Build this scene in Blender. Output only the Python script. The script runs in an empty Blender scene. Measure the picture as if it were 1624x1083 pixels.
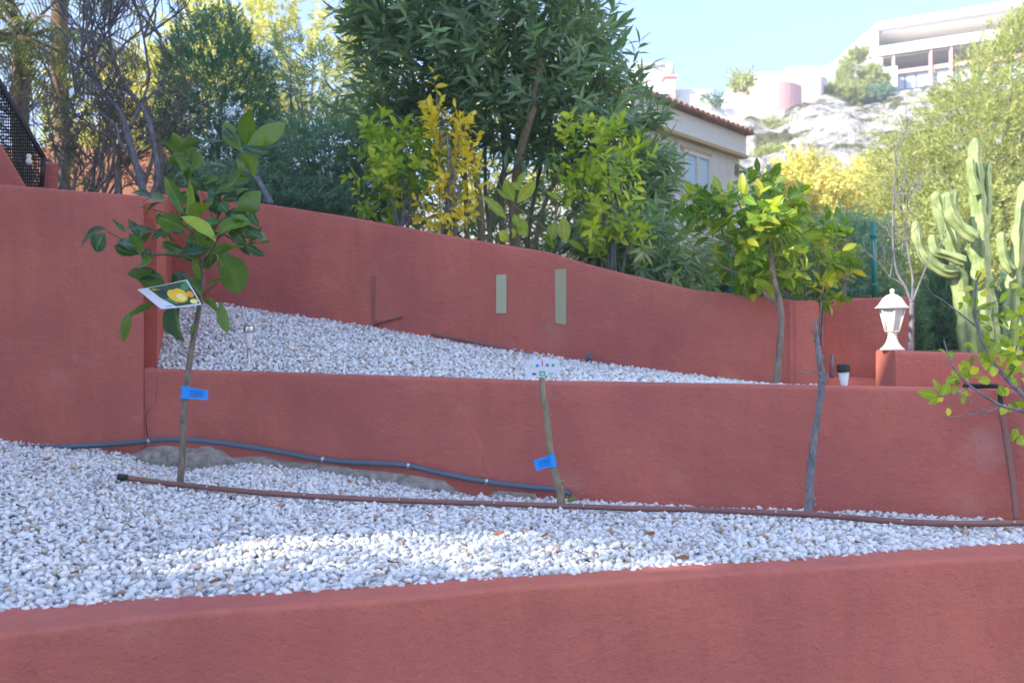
import bpy, bmesh, math, random
import numpy as np
from mathutils import Vector, noise as mnoise
R = math.radians
random.seed(7); RNG = np.random.default_rng(7)
S = bpy.context.scene
COL = S.collection

# ------------------------------------------------------------------ camera, sky, sun
F = 1624.0; CY = 541.5; EYE = 1.6
cam_d = bpy.data.cameras.new('camera'); cam = bpy.data.objects.new('camera', cam_d); COL.objects.link(cam)
cam.location = (0, 0, EYE); cam.rotation_euler = (R(90), 0, 0)
cam_d.sensor_width = 36; cam_d.lens = 36; cam_d.clip_end = 2000; cam_d.clip_start = 0.05
cam_d.dof.use_dof = True; cam_d.dof.focus_distance = 3.6; cam_d.dof.aperture_fstop = 4.5
S.camera = cam
SUN_H = Vector((-0.82, -0.57)).normalized(); SUN_EL = R(28)
w = bpy.data.worlds.new('World'); S.world = w; w.use_nodes = True
nt = w.node_tree; bg = nt.nodes['Background']
sky = nt.nodes.new('ShaderNodeTexSky'); sky.sky_type = 'NISHITA'; sky.sun_disc = False
sky.sun_elevation = SUN_EL; sky.sun_rotation = math.atan2(SUN_H.x, SUN_H.y)
sky.air_density = 1.0; sky.dust_density = 0.4; sky.ozone_density = 1.6
tc_ = nt.nodes.new('ShaderNodeTexCoord'); vm_ = nt.nodes.new('ShaderNodeVectorMath'); vm_.operation = 'MULTIPLY_ADD'
vm_.inputs[1].default_value = (1, 1, .75); vm_.inputs[2].default_value = (0, 0, .27)      # clearer, bluer air low down
nt.links.new(tc_.outputs['Generated'], vm_.inputs[0]); nt.links.new(vm_.outputs[0], sky.inputs[0])
tm_ = nt.nodes.new('ShaderNodeVectorMath'); tm_.operation = 'MULTIPLY'; tm_.inputs[1].default_value = (.97, .91, .95)   # white balance of the photograph
nt.links.new(sky.outputs[0], tm_.inputs[0]); nt.links.new(tm_.outputs[0], bg.inputs[0]); bg.inputs[1].default_value = 0.15
sd = bpy.data.lights.new('sun', 'SUN'); sd.energy = 2.6; sd.angle = R(0.6); sd.color = (1.0, 0.93, 0.82)
sun = bpy.data.objects.new('sun', sd); COL.objects.link(sun)
sv = Vector((SUN_H.x*math.cos(SUN_EL), SUN_H.y*math.cos(SUN_EL), math.sin(SUN_EL)))
sun.rotation_euler = sv.to_track_quat('Z', 'Y').to_euler()
S.view_settings.view_transform = 'Standard'; S.view_settings.look = 'None'
S.view_settings.gamma = 1; S.view_settings.exposure = 2.1
S.cycles.use_denoising = True; S.cycles.max_bounces = 6; S.cycles.transparent_max_bounces = 8

HAZE = .0042
# ------------------------------------------------------------------ helpers
def P(px, py, d):
    return Vector(((px-812)*d/F, d, EYE-(py-CY)*d/F))
def X(px, d): return (px-812)*d/F
def Z(py, d): return EYE-(py-CY)*d/F

def tag(o, label=None, cat=None, group=None, kind=None):
    if label: o['label'] = label
    if cat: o['category'] = cat
    if group: o['group'] = group
    if kind: o['kind'] = kind
    return o
def empty(name, loc, label, cat, group=None):
    o = bpy.data.objects.new(name, None); COL.objects.link(o); o.location = loc
    o.empty_display_size = 0.1
    return tag(o, label, cat, group)
def link(o, parent=None):
    COL.objects.link(o)
    if parent is not None:
        bpy.context.view_layer.update() if False else None
        o.parent = parent
        o.matrix_parent_inverse.identity()
        o.location = -Vector(parent.location)      # geometry is written in world coordinates
    return o
def shade(me, smooth=True):
    me.polygons.foreach_set('use_smooth', [smooth]*len(me.polygons))

class MB:
    def __init__(s): s.v = []; s.f = []
    def quadgrid(s, rows):
        b = len(s.v); n = len(rows[0])
        for r in rows: s.v += [tuple(p) for p in r]
        for i in range(len(rows)-1):
            for j in range(n-1):
                a = b+i*n+j; s.f.append((a, a+1, a+n+1, a+n))
        return s
    def tube(s, pts, rad, n=8, cap=True, prof=None):
        pts = [Vector(p) for p in pts]
        if not hasattr(rad, '__len__'): rad = [rad]*len(pts)
        b = len(s.v); ref = None
        for i, p in enumerate(pts):
            t = (pts[min(i+1, len(pts)-1)]-pts[max(i-1, 0)]).normalized()
            if ref is None:
                ref = t.cross(Vector((0, 1, 0)) if abs(t.y) < .9 else Vector((1, 0, 0))).normalized()
            u = (ref-t*ref.dot(t)).normalized(); ref = u; v = t.cross(u)
            for k in range(n):
                a = 2*math.pi*k/n
                m = prof[k % len(prof)] if prof else 1
                s.v.append(tuple(p+(u*math.cos(a)+v*math.sin(a))*rad[i]*m))
        for i in range(len(pts)-1):
            for k in range(n):
                a = b+i*n+k; c = b+i*n+(k+1) % n
                s.f.append((a, c, c+n, a+n))
        if cap:
            s.f.append(tuple(b+k for k in reversed(range(n))))
            e = b+(len(pts)-1)*n; s.f.append(tuple(e+k for k in range(n)))
        return s
    def box(s, x0, x1, y0, y1, z0, z1):
        b = len(s.v)
        s.v += [(x, y, z) for z in (z0, z1) for x, y in ((x0, y0), (x1, y0), (x1, y1), (x0, y1))]
        for f in ((3, 2, 1, 0), (4, 5, 6, 7), (0, 1, 5, 4), (1, 2, 6, 5), (2, 3, 7, 6), (3, 0, 4, 7)):
            s.f.append(tuple(b+i for i in f))
        return s
    def prism(s, poly, ext):          # poly: list of Vectors, ext: Vector
        b = len(s.v); n = len(poly); ext = Vector(ext)
        s.v += [tuple(p) for p in poly]+[tuple(Vector(p)+ext) for p in poly]
        s.f.append(tuple(b+i for i in range(n))); s.f.append(tuple(b+n+i for i in reversed(range(n))))
        for i in range(n):
            j = (i+1) % n; s.f.append((b+i, b+n+i, b+n+j, b+j))
        return s
    def lathe(s, c, prof, n=24, tw=0):   # prof: (r, z)
        b = len(s.v)
        for r, z in prof:
            for k in range(n):
                a = 2*math.pi*k/n+tw; s.v.append((c[0]+r*math.cos(a), c[1]+r*math.sin(a), c[2]+z))
        for i in range(len(prof)-1):
            for k in range(n):
                a = b+i*n+k; d = b+i*n+(k+1) % n; s.f.append((a, d, d+n, a+n))
        s.f.append(tuple(b+k for k in reversed(range(n)))); e = b+(len(prof)-1)*n
        s.f.append(tuple(e+k for k in range(n)))
        return s
    def build(s, name, mat, parent=None, smooth=False, bevel=0, fixn=False):
        me = bpy.data.meshes.new(name); me.from_pydata(s.v, [], s.f); me.validate()
        if fixn:
            bm = bmesh.new(); bm.from_mesh(me); bmesh.ops.recalc_face_normals(bm, faces=bm.faces); bm.to_mesh(me); bm.free()
        shade(me, smooth); me.materials.append(mat)
        o = bpy.data.objects.new(name, me); link(o, parent)
        if bevel:
            m = o.modifiers.new('bevel', 'BEVEL'); m.width = bevel; m.segments = 2; m.limit_method = 'ANGLE'
        return o

def smooth_path(pts, n=6):
    pts = [Vector(p) for p in pts]; out = []
    for i in range(len(pts)-1):
        p0 = pts[max(i-1, 0)]; p1 = pts[i]; p2 = pts[i+1]; p3 = pts[min(i+2, len(pts)-1)]
        for k in range(n):
            t = k/n; t2 = t*t; t3 = t2*t
            out.append(.5*((2*p1)+(p2-p0)*t+(2*p0-5*p1+4*p2-p3)*t2+(3*p1-p0-3*p2+p3)*t3))
    out.append(pts[-1]); return out
def lerp_list(vals, n):
    return list(np.interp(np.linspace(0, 1, n), np.linspace(0, 1, len(vals)), vals))

# ------------------------------------------------------------------ materials
def mat(name, col=(.5, .5, .5), rough=.7, spec=.4, metal=0, trans=0):
    m = bpy.data.materials.new(name); m.use_nodes = True
    b = m.node_tree.nodes['Principled BSDF']
    b.inputs['Base Color'].default_value = (*col, 1); b.inputs['Roughness'].default_value = rough
    b.inputs['Metallic'].default_value = metal; b.inputs['Specular IOR Level'].default_value = spec
    b.inputs['Transmission Weight'].default_value = trans
    return m
def N(m, t, **kw):
    n = m.node_tree.nodes.new(t)
    for k, v in kw.items():
        if k in n.inputs: n.inputs[k].default_value = v
        else: setattr(n, k, v)
    return n
def L(m, a, b): m.node_tree.links.new(a, b)
def ramp(m, fac, stops, interp='LINEAR'):
    r = N(m, 'ShaderNodeValToRGB'); e = r.color_ramp; e.interpolation = interp
    while len(e.elements) < len(stops): e.elements.new(.5)
    for i, (p, c) in enumerate(stops):
        e.elements[i].position = p; e.elements[i].color = (*c, 1) if len(c) == 3 else c
    L(m, fac, r.inputs[0]); return r.outputs[0]
def noise_node(m, scale, detail=4, rough=.55, vec=None, dist=0):
    n = N(m, 'ShaderNodeTexNoise'); n.inputs['Scale'].default_value = scale
    n.inputs['Detail'].default_value = detail; n.inputs['Roughness'].default_value = rough
    n.inputs['Distortion'].default_value = dist
    if vec is not None: L(m, vec, n.inputs['Vector'])
    return n.outputs[0]
def objvec(m, scale=(1, 1, 1), rot=(0, 0, 0)):
    t = N(m, 'ShaderNodeNewGeometry'); mp = N(m, 'ShaderNodeMapping')
    mp.inputs['Scale'].default_value = scale; mp.inputs['Rotation'].default_value = rot
    L(m, t.outputs['Position'], mp.inputs[0]); return mp.outputs[0]
def mixc(m, fac, a, b, mode='MIX'):
    n = N(m, 'ShaderNodeMix', data_type='RGBA', blend_type=mode)
    for s, v in ((0, fac), (6, a), (7, b)):
        if hasattr(v, 'links'): L(m, v, n.inputs[s])
        else: n.inputs[s].default_value = v if s == 0 else (*v, 1)
    return n.outputs[2]
def bump(m, h, strength, dist, prev=None):
    b = N(m, 'ShaderNodeBump'); b.inputs['Strength'].default_value = strength; b.inputs['Distance'].default_value = dist
    L(m, h, b.inputs['Height'])
    if prev is not None: L(m, prev, b.inputs['Normal'])
    return b.outputs[0]

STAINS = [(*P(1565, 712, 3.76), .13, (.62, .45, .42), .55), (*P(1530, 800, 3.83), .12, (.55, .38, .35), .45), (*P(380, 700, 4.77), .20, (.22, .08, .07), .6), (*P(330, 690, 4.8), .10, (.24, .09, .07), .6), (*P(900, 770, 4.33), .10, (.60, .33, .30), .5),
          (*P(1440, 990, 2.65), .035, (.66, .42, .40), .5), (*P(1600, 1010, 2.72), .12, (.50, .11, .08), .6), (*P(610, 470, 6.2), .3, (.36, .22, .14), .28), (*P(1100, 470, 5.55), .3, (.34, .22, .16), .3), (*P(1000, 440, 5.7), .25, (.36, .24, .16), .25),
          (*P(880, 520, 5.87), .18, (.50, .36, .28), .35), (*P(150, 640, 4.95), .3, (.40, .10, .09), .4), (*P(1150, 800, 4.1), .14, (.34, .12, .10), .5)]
def stucco(name, c0, c1, c2, bs=1.0, scuff=0.0):
    m = mat(name, c0, .88, .25); p = m.node_tree.nodes['Principled BSDF']
    v = objvec(m)
    big = noise_node(m, 1.3, 5, .6, v, .4)
    c = ramp(m, big, [(.3, c1), (.5, c0), (.72, c2)])
    med = noise_node(m, 9, 6, .7, objvec(m, (1, 1, .5)))
    c = mixc(m, ramp(m, med, [(.45, (0, 0, 0)), (.75, (.35, .35, .35))]), c, tuple(x*.72 for x in c0))
    pale = noise_node(m, 3.1, 9, .75, objvec(m, (1, 1, 1.4)), .8)
    c = mixc(m, ramp(m, pale, [(.57, (0, 0, 0)), (.78, (.42+scuff,)*3)]), c, (.55, .29, .26))
    drip = noise_node(m, 2.2, 6, .7, objvec(m, (3.2, 3.2, .25)), .3)
    c = mixc(m, ramp(m, drip, [(.5, (0, 0, 0)), (.7, (.22, .22, .22))]), c, tuple(x*.62 for x in c0))
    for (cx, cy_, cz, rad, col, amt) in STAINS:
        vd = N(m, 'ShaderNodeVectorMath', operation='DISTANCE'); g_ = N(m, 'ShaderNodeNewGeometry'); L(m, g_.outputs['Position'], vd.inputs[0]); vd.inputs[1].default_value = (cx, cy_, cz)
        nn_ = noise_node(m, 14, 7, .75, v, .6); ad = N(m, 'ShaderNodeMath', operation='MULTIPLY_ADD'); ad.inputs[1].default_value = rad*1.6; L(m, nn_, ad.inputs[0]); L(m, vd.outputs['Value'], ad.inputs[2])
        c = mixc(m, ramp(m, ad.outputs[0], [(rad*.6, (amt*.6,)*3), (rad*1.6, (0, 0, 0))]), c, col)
    spk = noise_node(m, 90, 2, .5, v)
    c = mixc(m, ramp(m, spk, [(.30, (.3, .3, .3)), (.38, (0, 0, 0))]), c, tuple(x*.6 for x in c0))
    L(m, c, p.inputs['Base Color'])
    f1 = noise_node(m, 130, 4, .6, objvec(m, (1, 1, 1.3), (0, R(20), 0)), .2)
    f2 = noise_node(m, 42, 5, .6, objvec(m, (.8, .8, 1.3), (0, R(25), 0)), .3)
    f3 = noise_node(m, 5, 4, .55, v)
    n1 = bump(m, f3, .7*bs, .03)
    n2 = bump(m, f2, .6*bs, .008, n1)
    n3 = bump(m, f1, .75*bs, .004, n2)
    L(m, n3, p.inputs['Normal']); return m

def leaf_mat(name, stops, rough=.45, trans=.35, tcol=None, spec=.45, under=None):
    m = mat(name, stops[0][1], rough, spec); p = m.node_tree.nodes['Principled BSDF']
    a = N(m, 'ShaderNodeAttribute', attribute_name='rnd')
    c = ramp(m, a.outputs['Fac'], stops)
    nz = noise_node(m, 30, 3, .6, objvec(m))
    c = mixc(m, ramp(m, nz, [(.4, (0, 0, 0)), (.75, (.2, .2, .2))]), c, tuple(x*.6 for x in stops[0][1]))
    am = N(m, 'ShaderNodeAttribute', attribute_name='mid')
    c = mixc(m, ramp(m, am.outputs['Fac'], [(.84, (0, 0, 0)), (.93, (.28, .28, .28))]), c, tuple(min(1, x*1.5+.05) for x in stops[-2][1]))
    if under:
        g = N(m, 'ShaderNodeNewGeometry'); c = mixc(m, g.outputs['Backfacing'], c, mixc(m, .75, c, under))
    L(m, c, p.inputs['Base Color'])
    tr = N(m, 'ShaderNodeBsdfTranslucent'); mx = N(m, 'ShaderNodeMixShader'); mx.inputs[0].default_value = trans
    tc = mixc(m, 1.0, c, tcol or (1.9, 2.1, .7), 'MULTIPLY')
    L(m, tc, tr.inputs[0]); L(m, p.outputs[0], mx.inputs[1]); L(m, tr.outputs[0], mx.inputs[2])
    out = m.node_tree.nodes['Material Output']; L(m, mx.outputs[0], out.inputs[0]); return m

def bark(name, c0, c1, sc=40):
    m = mat(name, c0, .85, .25); p = m.node_tree.nodes['Principled BSDF']
    n = noise_node(m, sc, 6, .7, objvec(m, (1, 1, .35)), .5)
    L(m, ramp(m, n, [(.35, c0), (.65, c1)]), p.inputs['Base Color'])
    L(m, bump(m, n, .8, .006), p.inputs['Normal']); return m

M = {}
M['red'] = stucco('red stucco', (.50, .148, .112), (.415, .120, .102), (.58, .172, .116), 1.0)
M['red_cap'] = M['red']
M['terracotta'] = stucco('terracotta render', (.5, .22, .12), (.42, .17, .1), (.58, .3, .18), .6)
m = M['concrete'] = mat('raw concrete', (.33, .31, .29), .92, .2); p = m.node_tree.nodes['Principled BSDF']
n = noise_node(m, 22, 8, .7, objvec(m), .4); L(m, ramp(m, n, [(.3, (.20, .17, .14)), (.5, (.42, .38, .33)), (.72, (.62, .58, .53))]), p.inputs[0]); L(m, bump(m, n, 1, .02), p.inputs['Normal'])
m = M['pebble'] = mat('white marble pebble', (.7, .7, .7), .55, .35); p = m.node_tree.nodes['Principled BSDF']
oi = N(m, 'ShaderNodeObjectInfo')
c = ramp(m, oi.outputs['Random'], [(0, (.22, .12, .08)), (.012, (.50, .33, .22)), (.04, (.56, .46, .37)), (.09, (.42, .43, .44)), (.20, (.58, .61, .63)), (.5, (.73, .75, .76)), (.8, (.82, .83, .83)), (1, (.84, .80, .72))])
n = noise_node(m, 60, 4, .6, objvec(m)); c = mixc(m, ramp(m, n, [(.5, (0, 0, 0)), (.75, (.5, .5, .5))]), c, (.62, .56, .5))
L(m, c, p.inputs[0]); L(m, bump(m, noise_node(m, 180, 3, .6, objvec(m)), .35, .002), p.inputs['Normal'])
m = M['subgravel'] = mat('gravel bedding', (.2, .19, .19), .95, .1); p = m.node_tree.nodes['Principled BSDF']  # dark bedding colour carries the shadows between the pebbles
n = noise_node(m, 120, 4, .6, objvec(m)); L(m, ramp(m, n, [(.35, (.09, .08, .07)), (.6, (.3, .29, .28))]), p.inputs[0])
m = M['soil'] = mat('garden soil', (.14, .1, .07), .95, .1); p = m.node_tree.nodes['Principled BSDF']
n = noise_node(m, 6, 8, .7, objvec(m)); L(m, ramp(m, n, [(.35, (.08, .065, .045)), (.65, (.2, .15, .1))]), p.inputs[0]); L(m, bump(m, n, 1, .05), p.inputs['Normal'])
m = M['paving'] = mat("paving", (.07, .065, .06), .85, .2)
m = M['hill'] = mat('rocky hillside', (.4, .37, .33), .95, .1); p = m.node_tree.nodes['Principled BSDF']
n = noise_node(m, .55, 8, .68, objvec(m), .5); n2 = noise_node(m, 1.7, 6, .7, objvec(m))
rock = ramp(m, n2, [(.32, (.18, .16, .14)), (.42, (.44, .41, .36)), (.6, (.64, .59, .53))])
scrub = ramp(m, n2, [(.3, (.07, .08, .03)), (.7, (.2, .2, .09))])
L(m, mixc(m, ramp(m, n, [(.50, (0, 0, 0)), (.56, (1, 1, 1))]), rock, scrub), p.inputs[0]); L(m, bump(m, n2, 1, .5), p.inputs['Normal'])
M['grey_pipe'] = mat('grey conduit', (.10, .13, .17), .45, .4)
M['brown_pipe'] = mat('brown irrigation pipe', (.23, .105, .09), .5, .4)
M['black'] = mat('black plastic', (.02, .02, .022), .5, .4)
M['white'] = mat('white paint', (.62, .60, .53), .45, .4)
M['white_wall'] = mat('white wall', (.78, .75, .71), .8, .2)
M['pink_wall'] = mat('pink wall', (.72, .42, .38), .8, .2)
M['cream'] = stucco('beige render', (.76, .68, .60), (.70, .62, .55), (.80, .73, .66), .3)
M['creamtrim'] = mat('cream trim', (.80, .75, .66), .8, .2)
M['ochre'] = mat('ochre moulding', (.55, .38, .18), .8, .2)
m = M['tile'] = mat('clay roof tile', (.36, .13, .07), .8, .2); p = m.node_tree.nodes['Principled BSDF']
n = noise_node(m, 5, 4, .7, objvec(m)); L(m, ramp(m, n, [(.3, (.22, .09, .06)), (.7, (.48, .26, .18))]), p.inputs[0])
M['glass'] = mat('window glass', (.5, .62, .75), .2, .8)
M['darkglass'] = mat('dark glazing', (.05, .06, .07), .15, .8)
M['frosted'] = mat('frosted glass', (.50, .50, .46), .3, .5)
M['steel'] = mat('brushed steel', (.55, .55, .56), .3, .5, 1)
M['lens'] = mat('clear plastic', (.62, .64, .62), .25, .5)
M['green_post'] = mat('green fence paint', (.02, .20, .17), .45, .4)
M['pale_green'] = mat('pale green smear', (.42, .46, .29), .85, .2)
M['blue_tag'] = mat('blue plastic tag', (.01, .27, .75), .4, .4)
M['tag_ink'] = mat('tag print', (.0, .09, .35), .5, .3)
M['card'] = mat('white card', (.62, .65, .70), .35, .4)
M['card_green'] = mat('printed dark green', (.025, .075, .025), .35, .4)
M['card_leaf'] = mat('printed leaf green', (.06, .25, .06), .35, .4)
M['lemon'] = mat('printed lemon yellow', (.80, .50, .02), .35, .4)
M['lemon2'] = mat('printed orange yellow', (.75, .33, .02), .35, .4)
M['lemon3'] = mat('printed pale yellow', (.85, .72, .25), .35, .4)
M['dark_print'] = mat('printed dark', (.03, .03, .05), .35, .4)
M['green_tie'] = mat('green tie wire', (.02, .3, .2), .4, .4)
M['icon_y'] = mat('printed yellow', (.7, .6, .2), .5); M['icon_b'] = mat('printed blue', (.05, .3, .7), .5)
M['icon_p'] = mat('printed magenta', (.5, .08, .25), .5); M['icon_v'] = mat('printed purple', (.25, .08, .35), .5)
M['icon_g'] = mat('printed green', (.05, .4, .25), .5)
M['bark'] = bark('young bark', (.13, .10, .075), (.26, .22, .17), 60)
M['bark_pale'] = bark('pale bark', (.20, .16, .10), (.33, .28, .19), 50)
M['bark_grey'] = bark('grey bark', (.10, .095, .10), (.27, .26, .28), 45)
M['bark_dark'] = bark('dark bark', (.14, .11, .09), (.30, .25, .20), 25)
M['palm_trunk'] = bark('palm trunk', (.11, .065, .045), (.24, .15, .10), 12)
M['mesh'] = mat('dark mesh', (.02, .018, .022), .7, .2)
M['lemon_leaf'] = leaf_mat('lemon leaf', [(0, (.02, .075, .035)), (.45, (.075, .17, .022)), (.75, (.19, .32, .025)), (1, (.42, .54, .07))], .33, .22, (1.8, 1.9, .5), .5, (.10, .18, .02))
M['citrus_leaf'] = leaf_mat('citrus leaf', [(0, (.08, .18, .03)), (.4, (.22, .34, .035)), (.75, (.42, .48, .045)), (1, (.70, .64, .08))], .4, .38)
M['citrus_dark'] = leaf_mat('green citrus leaf', [(0, (.05, .13, .022)), (.5, (.13, .25, .025)), (.8, (.36, .41, .03)), (1, (.62, .52, .04))], .4, .35)
M['yellow_leaf'] = leaf_mat('yellowed leaf', [(0, (.6, .55, .05)), (.6, (.85, .72, .06)), (1, (.88, .80, .15))], .45, .4, (1.4, 1.3, .6))
M['oleander'] = leaf_mat('oleander leaf', [(0, (.09, .17, .11)), (.5, (.18, .29, .17)), (.85, (.27, .38, .19)), (1, (.45, .47, .18))], .34, .35, (1.7, 2.0, .6), .5, (.16, .22, .14))
M['cypress'] = leaf_mat('cypress foliage', [(0, (.06, .14, .10)), (.6, (.13, .25, .16)), (1, (.27, .36, .20))], .5, .3)
M['sage'] = leaf_mat('grey green foliage', [(0, (.10, .18, .14)), (.6, (.20, .31, .24)), (1, (.36, .45, .31))], .5, .35)
M['lit_yellow'] = leaf_mat('yellow green foliage', [(0, (.28, .30, .09)), (.5, (.62, .60, .18)), (1, (.85, .78, .38))], .6, .4, (1.5, 1.5, .7))
M['olive'] = leaf_mat('olive green foliage', [(0, (.08, .10, .035)), (.6, (.17, .19, .06)), (1, (.36, .33, .10))], .6, .3)
M['mimosa'] = leaf_mat('yellow mimosa blossom', [(0, (.45, .48, .13)), (.35, (.78, .72, .22)), (1, (.9, .84, .38))], .7, .35, (1.3, 1.2, .6))
M['pine'] = leaf_mat('light pine foliage', [(0, (.15, .19, .06)), (.4, (.38, .42, .13)), (1, (.66, .63, .28))], .6, .35, (1.4, 1.5, .7))
M['redleaf'] = leaf_mat('reddish foliage', [(0, (.3, .1, .05)), (1, (.6, .25, .15))], .6, .3)
m = M['cactus'] = mat('euphorbia skin', (.1, .17, .07), .5, .4); p = m.node_tree.nodes['Principled BSDF']
n = noise_node(m, 14, 5, .6, objvec(m)); L(m, ramp(m, n, [(.35, (.18, .26, .09)), (.65, (.38, .45, .19))]), p.inputs[0])
m = M['dry_leaf'] = mat('dry leaf', (.25, .12, .06), .8, .2)

# ------------------------------------------------------------------ leaves
def leaves(name, base, dirs, nrm, Ln, W, mt, parent=None, bend=.12, fold=.25, K=5, rnd=None, roundish=False, curl=None):
    base = np.asarray(base, float); dirs = np.asarray(dirs, float); nrm = np.asarray(nrm, float)
    Nn = len(base); Ln = np.broadcast_to(np.asarray(Ln, float), (Nn,)); W = np.broadcast_to(np.asarray(W, float), (Nn,))
    bend = np.broadcast_to(np.asarray(bend, float), (Nn,))
    dirs = dirs/np.linalg.norm(dirs, axis=1, keepdims=True)
    side = np.cross(dirs, nrm); side /= np.linalg.norm(side, axis=1, keepdims=True)+1e-9
    nrm = np.cross(side, dirs)
    if rnd is None: rnd = RNG.random(Nn)
    if K == 1:   # diamond, one quad
        V = np.stack([base, base+dirs*(Ln*.45)[:, None]+side*(W*.5)[:, None], base+dirs*Ln[:, None]-nrm*(bend*Ln)[:, None], base+dirs*(Ln*.45)[:, None]-side*(W*.5)[:, None]], 1)
        faces = (np.arange(Nn)[:, None]*4+np.arange(4)[None]).reshape(-1, 4); nv = 4; fpl = 1
    else:
        t = np.linspace(0, 1, K); tw = (RNG.random((Nn, 1))-.5)*(2.6 if roundish else .8)
        if roundish: prof = np.interp(t, [0, .08, .3, .55, .8, .93, 1], [.05, .25, .80, 1, .68, .30, .02])
        else: prof = np.interp(t, [0, .1, .35, .6, .85, 1], [.06, .42, .95, .95, .5, .03])
        rows = []
        for k in range(K):
            c = base+dirs*(Ln*t[k]*(1-.25*np.abs(bend)*t[k]))[:, None]-nrm*(bend*Ln*t[k]**2)[:, None]
            hw = (W*.5*prof[k])[:, None]; ca, sa = np.cos(tw*t[k]), np.sin(tw*t[k]); side_, nrm_v = side*ca+nrm*sa, nrm*ca-side*sa
            wob = (RNG.random((Nn, 1))-.5)*.25*hw if roundish else 0
            rows += [c-side_*hw+nrm_v*hw*fold+nrm*wob, c, c+side_*hw+nrm_v*hw*fold-nrm*wob]
        V = np.stack(rows, 1); nv = 3*K; ft = []
        for k in range(K-1):
            a = 3*k; ft += [(a, a+1, a+4, a+3), (a+1, a+2, a+5, a+4)]
        ft = np.array(ft); fpl = len(ft)
        faces = (np.arange(Nn)[:, None, None]*nv+ft[None]).reshape(-1, 4)
    V = V.reshape(-1, 3)
    me = bpy.data.meshes.new(name)
    me.vertices.add(len(V)); me.vertices.foreach_set('co', V.astype(np.float32).ravel())
    nf = len(faces); me.loops.add(nf*4); me.loops.foreach_set('vertex_index', faces.astype(np.int32).ravel())
    me.polygons.add(nf); me.polygons.foreach_set('loop_start', np.arange(0, nf*4, 4, dtype=np.int32))
    me.update(calc_edges=True)
    at = me.attributes.new('rnd', 'FLOAT', 'FACE'); at.data.foreach_set('value', np.repeat(rnd, fpl).astype(np.float32))
    if K > 1:
        am = me.attributes.new('mid', 'FLOAT', 'POINT'); am.data.foreach_set('value', np.tile([0, 1, 0], len(V)//3).astype(np.float32))
    shade(me, K > 1); me.materials.append(mt)
    o = bpy.data.objects.new(name, me); link(o, parent); return o

def unit(a): return a/(np.linalg.norm(a, axis=-1, keepdims=True)+1e-9)
def shoots(name, pos, axis, m, Ls, leafL, leafW, mt, parent=None, ang=55, droop=.15, K=5, fold=.25, bend=.15, jit=.25, rbias=0, roundish=False, tuft=.3):
    """pos (n,3) shoot feet, axis (n,3); m leaves along each shoot of length Ls"""
    n = len(pos); axis = unit(axis)
    ref = unit(np.cross(axis, unit(RNG.normal(size=(n, 3))))); ref2 = np.cross(axis, ref)
    s = np.linspace(tuft, 1, m)[None, :]+RNG.normal(size=(n, m))*.03
    az = np.arange(m)[None, :]*2.4+RNG.random((n, 1))*6.28+RNG.normal(size=(n, m))*.3
    radial = ref[:, None]*np.cos(az)[..., None]+ref2[:, None]*np.sin(az)[..., None]
    A = np.radians(ang*(1.15-.55*s)+RNG.normal(size=(n, m))*10)[..., None]
    d = axis[:, None]*np.cos(A)+radial*np.sin(A)+RNG.normal(size=(n, m, 3))*jit*.5
    d[..., 2] -= droop; d = unit(d)
    nr = unit(axis[:, None]-d*np.sum(axis[:, None]*d, -1, keepdims=True)+RNG.normal(size=(n, m, 3))*.35)
    b = pos[:, None]+axis[:, None]*(s*Ls)[..., None]
    LL = leafL*(.65+.55*RNG.random((n, m)))
    rn = np.clip(RNG.random((n, 1))*.55+RNG.random((n, m))*.45+rbias, 0, 1)
    f = lambda a: a.reshape(-1, *a.shape[2:])
    return leaves(name, f(b), f(d), f(nr), f(LL), f(LL)*leafW/leafL, mt, parent, bend=bend, fold=fold, K=K, rnd=rn.ravel(), roundish=roundish)

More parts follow.
